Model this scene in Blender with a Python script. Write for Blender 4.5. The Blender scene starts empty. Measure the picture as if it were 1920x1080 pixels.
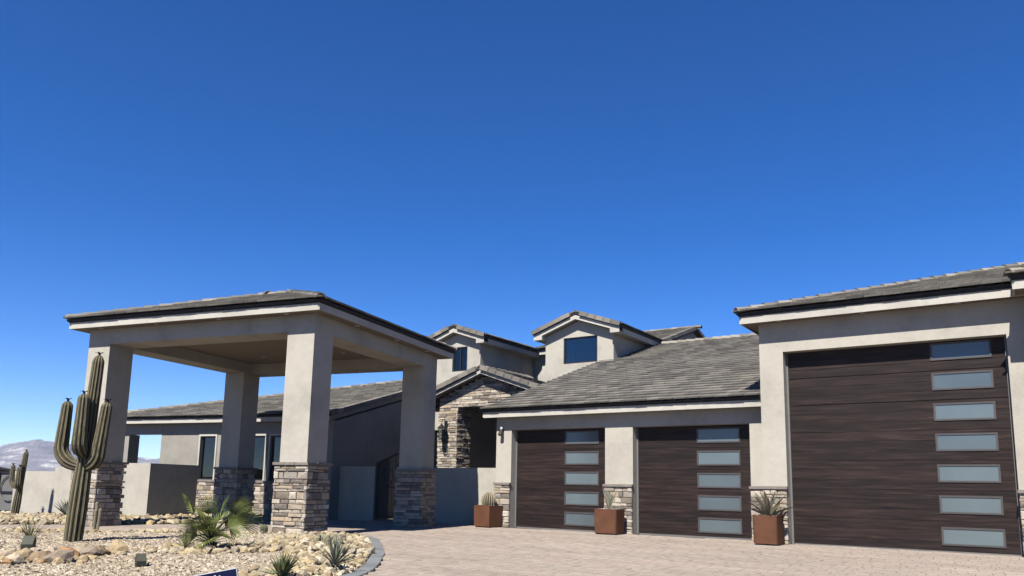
import bpy, bmesh, math, random
import numpy as np
from math import sin, cos, tan, pi, radians, hypot, atan2, sqrt
from mathutils import Matrix, Vector, Euler, noise as mnoise

# ---------------------------------------------------------------- camera, sky, sun
sc = bpy.context.scene
COL = sc.collection
F_PX, CY, PITCH, ROLL, YAW, YAWP = 1448.3, 690.2, .15388, -.01917, .59327, .37484
TH = YAW - YAWP                      # the porch and left wing are turned by this about Z
CAM = Vector((0, 0, 1.05))
_g = Matrix(((cos(YAW), -sin(YAW), 0), (sin(YAW), cos(YAW), 0), (0, 0, 1)))
_r, _d, _f = Vector((1, 0, 0)), Vector((0, sin(PITCH), -cos(PITCH))), Vector((0, cos(PITCH), sin(PITCH)))
_r2 = cos(ROLL) * _r + sin(ROLL) * _d
_d2 = -sin(ROLL) * _r + cos(ROLL) * _d
cx_, cy_, cz_ = _g @ _r2, -(_g @ _d2), -(_g @ _f)
cam_data = bpy.data.cameras.new('camera')
cam = bpy.data.objects.new('camera', cam_data)
COL.objects.link(cam)
m3 = Matrix((cx_, cy_, cz_)).transposed()
cam.matrix_world = Matrix.Translation(CAM) @ m3.to_4x4()
cam_data.sensor_width = 36
cam_data.lens = F_PX / 1920 * 36
cam_data.shift_y = (CY - 540) / 1920
cam_data.clip_start, cam_data.clip_end = .1, 20000
sc.camera = cam
RH = (_g @ Vector((1, 0, 0)))        # horizontal right of the view, for facing flat plants about
FH = (_g @ Vector((0, 1, 0)))

SUN_EL, SUN_A = radians(52.5), radians(8)      # light travels towards (-sin a, cos a)
LDIR = Vector((-sin(SUN_A) * cos(SUN_EL), cos(SUN_A) * cos(SUN_EL), -sin(SUN_EL)))
world = bpy.data.worlds.new('World')
sc.world = world
world.use_nodes = True
wn = world.node_tree
bg = wn.nodes['Background']
sky = wn.nodes.new('ShaderNodeTexSky')
sky.sky_type = 'NISHITA'
sky.sun_disc = False
sky.sun_elevation = SUN_EL
to_sun = -LDIR
sky.sun_rotation = atan2(to_sun.x, to_sun.y)
sky.altitude = 300
sky.air_density, sky.dust_density, sky.ozone_density = .62, 0.0, 3.0
hs = wn.nodes.new('ShaderNodeHueSaturation')          # the photograph's vivid rendering of the clear sky
hs.inputs['Hue'].default_value, hs.inputs['Saturation'].default_value = .511, 1.40
wn.links.new(sky.outputs[0], hs.inputs['Color'])
wn.links.new(hs.outputs[0], bg.inputs[0])
bg.inputs[1].default_value = .066
sun_d = bpy.data.lights.new('sun', 'SUN')
sun_d.energy, sun_d.angle, sun_d.color = 5.0, radians(.53), (1, .955, .88)
sun = bpy.data.objects.new('sun', sun_d)
COL.objects.link(sun)
sun.rotation_euler = LDIR.to_track_quat('-Z', 'Y').to_euler()
sun.location = (-5, -10, 30)
sc.view_settings.view_transform = 'Standard'
sc.view_settings.look = 'None'
sc.view_settings.exposure = 1.42
sc.view_settings.gamma = 1
sc.view_settings.use_curve_mapping = False

sc.cycles.diffuse_bounces = 1
RNG = random.Random(7)
NPR = np.random.default_rng(11)

# ---------------------------------------------------------------- frames
G = Matrix.Identity(4)
P = Matrix.Rotation(TH, 4, 'Z')
def w2p(v): return P.inverted() @ Vector(v)

# ---------------------------------------------------------------- materials
def N(nt, t, **kw):
    n = nt.nodes.new(t)
    for k, v in kw.items(): setattr(n, k, v)
    return n
def base_mat(name):
    m = bpy.data.materials.new(name)
    m.use_nodes = True
    nt = m.node_tree
    return m, nt, nt.nodes['Principled BSDF']
def ramp(nt, stops, interp='LINEAR'):
    r = N(nt, 'ShaderNodeValToRGB')
    r.color_ramp.interpolation = interp
    e = r.color_ramp.elements
    while len(e) < len(stops): e.new(.5)
    for i, (p, c) in enumerate(stops):
        e[i].position = p
        e[i].color = (*c, 1)
    return r
def pos_vec(nt, scale=(1, 1, 1), rot=0):
    g = N(nt, 'ShaderNodeNewGeometry')
    mp = N(nt, 'ShaderNodeMapping')
    mp.inputs['Scale'].default_value = scale
    mp.inputs['Rotation'].default_value = (0, 0, rot)
    nt.links.new(g.outputs['Position'], mp.inputs['Vector'])
    return mp.outputs[0]
def noise_fac(nt, vec, scale, detail=4, rough=.6):
    n = N(nt, 'ShaderNodeTexNoise')
    n.inputs['Scale'].default_value = scale
    n.inputs['Detail'].default_value = detail
    n.inputs['Roughness'].default_value = rough
    nt.links.new(vec, n.inputs['Vector'])
    return n.outputs['Fac']
def piece_random(nt):
    a = N(nt, 'ShaderNodeObjectInfo').outputs['Random']
    b = N(nt, 'ShaderNodeNewGeometry').outputs['Random Per Island']
    s = N(nt, 'ShaderNodeMath', operation='ADD')
    nt.links.new(a, s.inputs[0]); nt.links.new(b, s.inputs[1])
    f = N(nt, 'ShaderNodeMath', operation='FRACT')
    nt.links.new(s.outputs[0], f.inputs[0])
    return f.outputs[0]
def mixc(nt, fac, a, b, mode='MIX'):
    m = N(nt, 'ShaderNodeMix', data_type='RGBA', blend_type=mode)
    if isinstance(fac, float): m.inputs[0].default_value = fac
    else: nt.links.new(fac, m.inputs[0])
    for s, x in ((6, a), (7, b)):
        if isinstance(x, tuple): m.inputs[s].default_value = (*x, 1)
        else: nt.links.new(x, m.inputs[s])
    return m.outputs[2]
def bump(nt, bsdf, h, strength, dist=.01):
    b = N(nt, 'ShaderNodeBump')
    b.inputs['Strength'].default_value = strength
    b.inputs['Distance'].default_value = dist
    nt.links.new(h, b.inputs['Height'])
    nt.links.new(b.outputs[0], bsdf.inputs['Normal'])

def simple(name, c1, c2=None, scale=3, rough=.8, bstr=.2, bscale=60, bdist=.005, spec=.3, rnd=None, metal=0, vec_scale=(1, 1, 1), rot=0):
    """two-tone noise colour, fine relief; rnd = list of colours picked per piece"""
    m, nt, b = base_mat(name)
    v = pos_vec(nt, vec_scale, rot)
    c2 = c2 or c1
    if rnd: rnd = [tuple(x * ALB for x in c) for c in rnd] if max(max(c) for c in rnd) < .9 else rnd
    if not rnd or max(max(c) for c in rnd) >= .9: c1, c2 = tuple(x * ALB for x in c1), tuple(x * ALB for x in c2)
    f = noise_fac(nt, v, scale, 5, .62)
    col = ramp(nt, [(.3, c1), (.7, c2)])
    nt.links.new(f, col.inputs[0])
    out = col.outputs[0]
    if rnd:
        r = ramp(nt, [((i + .0) / len(rnd), c) for i, c in enumerate(rnd)], 'CONSTANT')
        nt.links.new(piece_random(nt), r.inputs[0])
        out = mixc(nt, 1.0, r.outputs[0], out, 'MULTIPLY')
    nt.links.new(out, b.inputs['Base Color'])
    b.inputs['Roughness'].default_value = rough
    b.inputs['Specular IOR Level'].default_value = spec
    b.inputs['Metallic'].default_value = metal
    if bstr: bump(nt, b, noise_fac(nt, v, bscale, 5, .7), bstr, bdist)
    return m

M = {}
ALB = .42                              # the stucco, stone and paving are mid greige, not near-white
def dk(c): return tuple(x * ALB for x in c)
def stucco(name, c, warm):
    c, warm = dk(c), dk(warm)
    m, nt, b = base_mat(name)
    v = pos_vec(nt)
    f1 = noise_fac(nt, v, .9, 6, .65)
    r1 = ramp(nt, [(.3, tuple(x * .80 for x in c)), (.52, c), (.75, warm)])
    nt.links.new(f1, r1.inputs[0])
    f2 = noise_fac(nt, v, 7, 6, .7)
    r2 = ramp(nt, [(.25, (.9, .9, .9)), (.75, (1.05, 1.05, 1.05))])
    nt.links.new(f2, r2.inputs[0])
    nt.links.new(mixc(nt, 1.0, r1.outputs[0], r2.outputs[0], 'MULTIPLY'), b.inputs['Base Color'])
    b.inputs['Roughness'].default_value = .92
    b.inputs['Specular IOR Level'].default_value = .15
    bump(nt, b, noise_fac(nt, v, 16, 8, .8), .5, .012)
    return m
M['stucco'] = stucco('stucco', (.67, .625, .535), (.71, .665, .575))
M['trim'] = stucco('trim_stucco', (.74, .70, .62), (.77, .73, .65))
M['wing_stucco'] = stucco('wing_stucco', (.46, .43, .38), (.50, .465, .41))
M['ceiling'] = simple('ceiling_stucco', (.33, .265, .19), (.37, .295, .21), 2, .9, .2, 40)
STONES = [(.76, .68, .57), (.42, .385, .35), (.60, .50, .39), (.30, .265, .235), (.84, .77, .67), (.50, .455, .405), (.70, .62, .52), (.34, .285, .235), (.56, .495, .43), (.70, .58, .42), (.80, .72, .61), (.62, .55, .47)]
M['stone'] = simple('ledge_stone', (.72, .70, .68), (1.08, 1.05, 1.0), 9, .9, .8, 26, .02, .2, STONES)
M['mortar'] = simple('stone_backing', (.09, .08, .07), (.13, .115, .10), 20, .95, .4, 60)
M['cap'] = simple('stone_cap', (.26, .22, .19), (.36, .31, .27), 8, .9, .6, 30, .01)
TILES = [(.235, .218, .192), (.175, .162, .144), (.265, .247, .217), (.20, .187, .167), (.145, .134, .12), (.295, .273, .238), (.215, .20, .178)]
M['tile'] = simple('roof_tile', (.82, .82, .82), (1.12, 1.1, 1.06), 6, .85, .5, 70, .006, .25, TILES)
M['ridge'] = simple('ridge_tile', (.85, .85, .85), (1.1, 1.1, 1.05), 6, .85, .5, 70, .006, .25, [(.34, .31, .27), (.25, .235, .21), (.40, .365, .315), (.29, .26, .225), (.22, .205, .185)])
M['deck'] = simple('roof_underlay', (.03, .03, .03), (.045, .045, .045), 5, .9, .1)
M['drip'] = simple('dark_metal_edge', (.012, .012, .014), (.02, .02, .022), 5, .6, .05)
M['iron'] = simple('black_iron', (.012, .011, .011), (.02, .018, .016), 9, .5, .1, 50, .002, .4)
M['bronze_frame'] = simple('dark_window_frame', (.015, .016, .018), (.022, .022, .024), 4, .45, .05, 40, .001, .4)
M['grey_metal'] = simple('grey_painted_metal', (.20, .195, .19), (.24, .235, .225), 5, .6, .05, 40, .002)
M['frame_brown'] = simple('door_window_frame', (.085, .073, .069), (.11, .096, .09), 8, .5, .1, 60, .002, .4)
M['white'] = simple('white_trim', (.75, .74, .70), (.80, .79, .75), 5, .6, 0)
M['corten'] = simple('rusted_steel', (.13, .045, .018), (.19, .075, .03), 4, .75, .25, 50, .003, .3)
M['dark_door'] = simple('dark_wood_door', (.03, .022, .016), (.05, .035, .025), 5, .6, .1)
M['blue_sign'] = simple('navy_sign_board', (.003, .006, .05), (.004, .008, .065), 3, .55, 0, spec=.15)
M['white_print'] = simple('white_print', (.78, .80, .85), None, 3, .6, 0)
M['box_green'] = simple('dark_green_fixture', (.055, .06, .042), (.085, .09, .062), 9, .7, .2, 50, .003)
M['gravel'] = simple('pale_gravel', (.8, .8, .8), (1.1, 1.08, 1.05), 12, .95, .4, 80, .01, .15, [(.62, .53, .395), (.50, .415, .305), (.70, .605, .465), (.36, .29, .215), (.58, .475, .345), (.76, .67, .54), (.46, .37, .265)])
M['gravel_base'] = simple('gravel_ground', (.24, .20, .15), (.42, .355, .275), 30, .97, 1.0, 45, .04, .1)
M['cobble'] = simple('yellow_rock', (.75, .74, .72), (1.12, 1.1, 1.05), 12, .92, .6, 40, .02, .15, [(.62, .51, .325), (.54, .435, .265), (.68, .58, .41), (.42, .325, .21), (.60, .48, .275), (.48, .415, .315), (.70, .625, .475), (.33, .26, .18)])
M['boulder'] = simple('boulder', (.7, .68, .66), (1.15, 1.1, 1.02), 7, .92, .9, 22, .03, .15, [(.60, .47, .31), (.45, .33, .22), (.66, .55, .40), (.54, .33, .17), (.42, .35, .28), (.64, .51, .32), (.70, .60, .46)])
M['desert'] = simple('desert_ground', (.26, .21, .16), (.36, .30, .23), .4, .97, .5, 20, .05, .1)
M['kerb'] = simple('grey_paver', (.85, .85, .85), (1.08, 1.08, 1.08), 10, .9, .4, 60, .008, .2, [(.235, .25, .26), (.265, .28, .29), (.21, .225, .235), (.28, .285, .285)])
PAV = [(.50, .42, .355), (.485, .41, .345), (.515, .435, .37), (.475, .40, .335), (.505, .42, .35), (.49, .42, .36), (.53, .45, .385)]
M['paver'] = simple('tan_paver', (.78, .77, .76), (1.03, 1.01, .99), .7, .93, .5, 50, .01, .15, PAV, vec_scale=(.45, 1.5, 1), rot=.1)
M['paver_base'] = simple('paver_joint_sand', (.32, .265, .22), (.40, .335, .28), 6, .97, .4, 60)
M['path'] = simple('path_concrete', (.36, .30, .26), (.43, .365, .315), 1.2, .93, .3, 50, .006)

def wood(name):
    m, nt, b = base_mat(name)
    v0 = pos_vec(nt)
    rnd = piece_random(nt)
    mul = N(nt, 'ShaderNodeMath', operation='MULTIPLY'); mul.inputs[1].default_value = 37
    nt.links.new(rnd, mul.inputs[0])
    comb = N(nt, 'ShaderNodeCombineXYZ')
    nt.links.new(mul.outputs[0], comb.inputs[0])
    add = N(nt, 'ShaderNodeVectorMath', operation='ADD')
    nt.links.new(v0, add.inputs[0]); nt.links.new(comb.outputs[0], add.inputs[1])
    mp = N(nt, 'ShaderNodeMapping'); mp.inputs['Scale'].default_value = (.9, 1, 13)
    nt.links.new(add.outputs[0], mp.inputs[0])
    f = noise_fac(nt, mp.outputs[0], 1.6, 8, .68)
    r = ramp(nt, [(.28, (.0035, .0021, .0020)), (.5, (.0125, .0077, .0067)), (.61, (.021, .0132, .0110)), (.79, (.042, .0285, .0235))])
    nt.links.new(f, r.inputs[0])
    rr = ramp(nt, [(0, (.82, .82, .84)), (.5, (1, 1, 1)), (1, (1.2, 1.16, 1.14))])
    nt.links.new(rnd, rr.inputs[0])
    nt.links.new(mixc(nt, 1.0, r.outputs[0], rr.outputs[0], 'MULTIPLY'), b.inputs['Base Color'])
    b.inputs['Roughness'].default_value = .6
    b.inputs['Specular IOR Level'].default_value = .16
    bump(nt, b, f, .25, .004)
    return m
M['wood'] = wood('dark_wood_grain')

def frosted(name, c, rough):
    m, nt, b = base_mat(name)
    v = pos_vec(nt)
    f = noise_fac(nt, v, 1.2, 2)
    r = ramp(nt, [(.3, tuple(x * .86 for x in c)), (.7, c)])
    nt.links.new(f, r.inputs[0])
    rr = ramp(nt, [(0, (.82, .82, .84)), (1, (1.14, 1.14, 1.12))])
    nt.links.new(piece_random(nt), rr.inputs[0])
    nt.links.new(mixc(nt, 1.0, r.outputs[0], rr.outputs[0], 'MULTIPLY'), b.inputs['Base Color'])
    b.inputs['Roughness'].default_value = rough
    b.inputs['Specular IOR Level'].default_value = .6
    return m
M['frosted'] = frosted('frosted_glass', (.074, .094, .102), .16)
def glass(name):
    m, nt, b = base_mat(name)
    nt.nodes.remove(b)
    tr = N(nt, 'ShaderNodeBsdfTransparent'); tr.inputs[0].default_value = (.68, .76, .76, 1)
    gl = N(nt, 'ShaderNodeBsdfGlossy'); gl.inputs['Roughness'].default_value = .02
    fr = N(nt, 'ShaderNodeFresnel'); fr.inputs[0].default_value = 1.75
    mx = N(nt, 'ShaderNodeMixShader')
    nt.links.new(fr.outputs[0], mx.inputs[0]); nt.links.new(tr.outputs[0], mx.inputs[1]); nt.links.new(gl.outputs[0], mx.inputs[2])
    nt.links.new(mx.outputs[0], nt.nodes['Material Output'].inputs[0])
    return m
M['glass'] = glass('window_glass')
M['interior'] = simple('dark_room', (.05, .05, .05), (.06, .06, .06), 3, .9, 0)
M['blind'] = simple('roller_blind', (.80, .95, .80), (.84, .98, .84), 3, .9, .1)

def plant_mat(name, c1, c2, scale=6, rough=.6, rnd=None, trans=.0):
    m = simple(name, c1, c2, scale, rough, .15, 60, .003, .3, rnd)
    return m
VAR = [(.8, .8, .8), (1, 1, 1), (1.2, 1.2, 1.15), (.9, .95, .9), (1.1, 1.05, 1.0)]
M['saguaro'] = simple('ribbed_cactus_skin', (.085, .078, .038), (.155, .135, .070), 5, .75, .4, 55, .006, .25)
M['saguaro_rib'] = simple('pale_cactus_rib', (.22, .185, .115), (.40, .34, .24), 14, .85, .4, 70, .004, .2)
M['cactus_dark'] = simple('dark_flower', (.02, .016, .014), (.035, .028, .024), 6, .7, .1)
M['palm'] = plant_mat('palm_leaf', (.17, .225, .05), (.36, .39, .11), 5, .5, VAR)
M['palm_dark'] = plant_mat('palm_stem', (.05, .055, .025), (.09, .085, .04), 8, .7)
M['agave'] = plant_mat('agave_leaf', (.30, .285, .215), (.42, .39, .30), 7, .7, VAR)
M['aloe'] = plant_mat('dry_agave_leaf', (.20, .175, .115), (.32, .27, .19), 7, .7, VAR)
M['yucca'] = plant_mat('blue_green_blade', (.16, .19, .14), (.27, .30, .235), 6, .6, VAR)
M['yucca_green'] = plant_mat('green_blade', (.09, .12, .045), (.18, .21, .10), 6, .55, VAR)
M['barrel'] = simple('barrel_cactus_skin', (.155, .125, .07), (.20, .165, .10), 6, .8, .3, 60, .004)
M['barrel_rib'] = simple('barrel_cactus_rib', (.46, .38, .25), (.56, .48, .34), 14, .85, .4, 80, .004)
M['hedgehog'] = plant_mat('small_cactus_skin', (.11, .115, .065), (.22, .215, .14), 20, .85, VAR)
M['dry_grass'] = plant_mat('dry_grass', (.22, .22, .11), (.34, .31, .17), 6, .8, VAR)
M['green_tuft'] = plant_mat('green_tuft', (.07, .10, .03), (.14, .17, .06), 6, .8, VAR)

def hill_mat():
    m, nt, b = base_mat('far_rock')
    v = pos_vec(nt, (1, 1, 3.5))
    f = noise_fac(nt, v, .013, 10, .74)
    r = ramp(nt, [(.34, (.045, .04, .042)), (.48, (.085, .078, .08)), (.56, (.12, .11, .108)), (.62, (.30, .28, .27))])
    nt.links.new(f, r.inputs[0])
    nt.links.new(r.outputs[0], b.inputs['Base Color'])
    b.inputs['Roughness'].default_value = 1
    b.inputs['Specular IOR Level'].default_value = 0
    return m
M['hill'] = hill_mat()

# ---------------------------------------------------------------- mesh helpers
class MB:
    def __init__(s): s.v, s.f, s.m = [], [], []
    def add(s, verts, faces, mi=0):
        o = len(s.v); s.v += [tuple(x) for x in verts]
        s.f += [tuple(i + o for i in f) for f in faces]; s.m += [mi] * len(faces)
        return s
    def box(s, x0, x1, y0, y1, z0, z1, mi=0):
        return s.add([(x0, y0, z0), (x1, y0, z0), (x1, y1, z0), (x0, y1, z0), (x0, y0, z1), (x1, y0, z1), (x1, y1, z1), (x0, y1, z1)],
                     [(0, 3, 2, 1), (4, 5, 6, 7), (0, 1, 5, 4), (1, 2, 6, 5), (2, 3, 7, 6), (3, 0, 4, 7)], mi)
    def prism(s, poly, d, mi=0):
        """poly: 3-D points, d: extrusion vector"""
        n = len(poly); d = Vector(d); p = [Vector(q) for q in poly]
        return s.add(p + [q + d for q in p], [tuple(range(n))[::-1], tuple(range(n, 2 * n))] + [(i, (i + 1) % n, (i + 1) % n + n, i + n) for i in range(n)], mi)
    def tube(s, pts, rad, n=8, mi=0, cap=True):
        rings = []
        pts = [Vector(p) for p in pts]
        up = Vector((0, 0, 1))
        for i, p in enumerate(pts):
            t = (pts[min(i + 1, len(pts) - 1)] - pts[max(i - 1, 0)]).normalized()
            a = t.cross(up)
            if a.length < 1e-3: a = t.cross(Vector((1, 0, 0)))
            a.normalize(); b = a.cross(t).normalized()
            r = rad[i] if isinstance(rad, (list, tuple)) else rad
            rings.append([p + r * (cos(2 * pi * k / n) * a + sin(2 * pi * k / n) * b) for k in range(n)])
        v = [q for r in rings for q in r]
        f = [(i * n + k, i * n + (k + 1) % n, (i + 1) * n + (k + 1) % n, (i + 1) * n + k) for i in range(len(pts) - 1) for k in range(n)]
        if cap: f += [tuple(range(n))[::-1], tuple(range((len(pts) - 1) * n, len(pts) * n))]
        return s.add(v, f, mi)
    def mesh(s, name, mats, smooth=False, fix=True):
        me = bpy.data.meshes.new(name)
        me.from_pydata(s.v, [], s.f)
        for m in (mats if isinstance(mats, (list, tuple)) else [mats]): me.materials.append(m)
        if len(me.materials) > 1: me.polygons.foreach_set('material_index', s.m)
        if fix:
            bm = bmesh.new(); bm.from_mesh(me)
            bmesh.ops.recalc_face_normals(bm, faces=bm.faces)
            bm.to_mesh(me); bm.free()
        if smooth: me.polygons.foreach_set('use_smooth', [True] * len(me.polygons))
        return me

WORLD = {}
def link(name, data, parent=None, frame=G, loc=None):
    """an object whose local coordinates are those of FRAME (a world matrix)"""
    o = bpy.data.objects.new(name, data)
    COL.objects.link(o)
    if loc is not None: frame = frame @ Matrix.Translation(loc)
    o.parent = parent
    WORLD[o.name] = frame.copy()
    o.matrix_local = (WORLD[parent.name].inverted() @ frame) if parent else frame
    return o
def thing(name, label, cat, frame=G, loc=(0, 0, 0), group=None):
    o = link(name, None, None, frame @ Matrix.Translation(loc))
    o.empty_display_size = .2
    return tag(o, label, cat, group)
def tag(o, label, cat, group=None):
    o['label'] = label; o['category'] = cat
    if group: o['group'] = group
    return o
def part(name, mb, mat, parent, frame=G, smooth=False):
    return link(name, mb.mesh(name, mat, smooth), parent, frame)
def structure(name, mb, mat, frame=G, smooth=False, label=None):
    o = link(name, mb.mesh(name, mat, smooth), None, frame)
    o['kind'] = 'structure'
    if label: o['label'] = label
    return o
def wallp(u0, u1, z0, z1, v0, v1, holes=()):
    """upright slab with rectangular holes (u0,u1,z0,z1), with the reveals"""
    us = sorted({u0, u1, *[h[0] for h in holes], *[h[1] for h in holes]})
    zs = sorted({z0, z1, *[h[2] for h in holes], *[h[3] for h in holes]})
    nu, nz = len(us) - 1, len(zs) - 1
    solid = [[not any(h[0] <= (us[i] + us[i + 1]) / 2 <= h[1] and h[2] <= (zs[j] + zs[j + 1]) / 2 <= h[3] for h in holes) for j in range(nz)] for i in range(nu)]
    mb = MB(); idx = {}
    def V(i, j, k):
        if (i, j, k) not in idx:
            idx[i, j, k] = len(mb.v); mb.v.append((us[i], (v0, v1)[k], zs[j]))
        return idx[i, j, k]
    S = lambda i, j: 0 <= i < nu and 0 <= j < nz and solid[i][j]
    for i in range(nu):
        for j in range(nz):
            if not solid[i][j]: continue
            F = [(V(i, j, 0), V(i + 1, j, 0), V(i + 1, j + 1, 0), V(i, j + 1, 0)), (V(i, j, 1), V(i, j + 1, 1), V(i + 1, j + 1, 1), V(i + 1, j, 1))]
            if not S(i - 1, j): F.append((V(i, j, 0), V(i, j + 1, 0), V(i, j + 1, 1), V(i, j, 1)))
            if not S(i + 1, j): F.append((V(i + 1, j, 0), V(i + 1, j, 1), V(i + 1, j + 1, 1), V(i + 1, j + 1, 0)))
            if not S(i, j - 1): F.append((V(i, j, 0), V(i, j, 1), V(i + 1, j, 1), V(i + 1, j, 0)))
            if not S(i, j + 1): F.append((V(i, j + 1, 0), V(i + 1, j + 1, 0), V(i + 1, j + 1, 1), V(i, j + 1, 1)))
            mb.f += F; mb.m += [0] * len(F)
    return mb

def joined(name, mat, verts, faces_n, parent=None, frame=G, smooth=False):
    """one mesh out of numpy arrays: verts (n,3), faces (m,k)"""
    me = bpy.data.meshes.new(name)
    k = faces_n.shape[1]
    me.vertices.add(len(verts)); me.vertices.foreach_set('co', np.asarray(verts, np.float32).ravel())
    me.loops.add(faces_n.size); me.loops.foreach_set('vertex_index', faces_n.astype(np.int32).ravel())
    me.polygons.add(len(faces_n)); me.polygons.foreach_set('loop_start', np.arange(0, faces_n.size, k, dtype=np.int32))
    me.polygons.foreach_set('loop_total', np.full(len(faces_n), k, np.int32))
    me.polygons.foreach_set('use_smooth', np.full(len(faces_n), smooth))
    me.update(calc_edges=True); me.validate()
    me.materials.append(mat)
    return link(name, me, parent, frame)

class Pieces:
    """like pieces under one parent: the LIMIT nearest become objects, the rest one joined part of kind stuff"""
    def __init__(s, name, parent, frame, mat, limit=300, rest=None):
        s.name, s.parent, s.frame, s.mat, s.limit, s.rest, s.items = name, parent, frame, mat, limit, rest or name + '_rest', []
    def add(s, mat4, mesh): s.items.append((mat4, mesh))
    def done(s, key=None):
        key = key or (lambda w: (w.translation - CAM).length)
        s.items.sort(key=lambda it: key(s.frame @ it[0]))
        for mt, me in s.items[:s.limit]:
            o = bpy.data.objects.new(s.name, me)
            COL.objects.link(o); o.parent = s.parent; o.matrix_local = mt
        far = s.items[s.limit:]
        if far:
            mb = MB()
            for mt, me in far:
                mb.add([mt @ v.co for v in me.vertices], [tuple(p.vertices) for p in me.polygons])
            me = bpy.data.meshes.new(s.rest)
            me.from_pydata(mb.v, [], mb.f); me.materials.append(s.mat)
            o = link(s.rest, me, s.parent, s.frame); o['kind'] = 'stuff'

# ---------------------------------------------------------------- stone veneer
def stone_mesh(k):
    r = random.Random(100 + k)
    n = [(-.5, -.5), (.5, -.5), (.5, .5), (-.5, .5)]
    j = lambda a: a * (1 + r.uniform(-.06, .02))
    back = [(x, 0, z) for x, z in n]
    mid = [(j(x) , -.75 + r.uniform(-.05, .05), j(z)) for x, z in n]
    front = [(x * .90 * (1 + r.uniform(-.05, .03)), -1 + r.uniform(-.12, .1), z * .84 * (1 + r.uniform(-.08, .04))) for x, z in n]
    c = (r.uniform(-.15, .15), -1.08 + r.uniform(-.1, .05), r.uniform(-.1, .1))
    v = back + mid + front + [c]
    f = [(3, 2, 1, 0)] + [(i, (i + 1) % 4, (i + 1) % 4 + 4, i + 4) for i in range(4)] + [(i + 4, (i + 1) % 4 + 4, (i + 1) % 4 + 8, i + 8) for i in range(4)] + [(i + 8, (i + 1) % 4 + 8, 12) for i in range(4)]
    mb = MB(); mb.add(v, f)
    return mb.mesh('ledge_stone', M['stone'])
STONE_M = [stone_mesh(k) for k in range(9)]
def courses(z0, z1, rng, lo=.06, hi=.15):
    out, z = [], z0
    while z < z1 - 1e-4:
        h = rng.choice((.05, .06, .07, .08, .09, .11, .14, .16)) if hi >= .15 else rng.uniform(lo, hi)
        if z1 - z - h < lo: h = z1 - z
        out.append((z, min(z + h, z1))); z += h
    return out
def lay_stones(pc, origin, along, out, rows, span, rng, depth=.055, lo=.13, hi=.42):
    """rows of stones on a face: origin at the face's foot, along = unit vector, out = outward normal; span(z, i) -> (s0, s1)"""
    a, n = Vector(along), Vector(out)
    rot = Matrix((a, -n, Vector((0, 0, 1)))).transposed().to_4x4()
    for i, (za, zb) in enumerate(rows):
        s0, s1 = span((za + zb) / 2, i)
        if s1 - s0 < .05: continue
        s = s0
        while s < s1 - 1e-4:
            w = rng.uniform(lo, hi) * (1.15 if zb - za < .1 else .85)
            if s1 - s - w < .09: w = s1 - s
            d = depth * rng.uniform(.75, 1.25)
            p = Vector(origin) + a * (s + w / 2) + Vector((0, 0, (za + zb) / 2))
            g = .006
            mt = Matrix.Translation(p) @ rot @ Matrix.Diagonal((w - g, d, (zb - za) - g, 1))
            pc.add(mt, rng.choice(STONE_M))
            s += w

# ---------------------------------------------------------------- roof tiles
def tile_mesh(poly, z_of, name='roof_tile'):
    """poly in (x, y): x along the eave, y up the slope; a wedge whose lower edge stands proud"""
    mb = MB(); n = len(poly)
    top = [(x, y, z_of(y) + .036) for x, y in poly]; bot = [(x, y, z_of(y)) for x, y in poly]
    mb.add(bot + top, [tuple(range(n))[::-1], tuple(range(n, 2 * n))] + [(i, (i + 1) % n, (i + 1) % n + n, i + n) for i in range(n)])
    return mb.mesh(name, M['tile'])
TW, TE, TL = .335, .34, .42
ZOF = lambda y: .042 - .042 * y / TL
TILE_FULL = [tile_mesh([(.004, dy), (TW - .004 - dx, dy * .4), (TW - .004, TL), (.004, TL)], ZOF) for dx, dy in ((0, 0), (.004, .006), (.002, -.006), (.006, .01))]
def clip(poly, a, b):
    """keep the part of POLY left of the line a->b"""
    out = []
    side = lambda p: (b[0] - a[0]) * (p[1] - a[1]) - (b[1] - a[1]) * (p[0] - a[0])
    for i, p in enumerate(poly):
        q = poly[(i + 1) % len(poly)]
        sp, sq = side(p), side(q)
        if sp >= 0: out.append(p)
        if sp * sq < 0:
            t = sp / (sp - sq); out.append((p[0] + t * (q[0] - p[0]), p[1] + t * (q[1] - p[1])))
    return out
def area(p): return abs(sum(p[i][0] * p[(i + 1) % len(p)][1] - p[(i + 1) % len(p)][0] * p[i][1] for i in range(len(p)))) / 2
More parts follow.
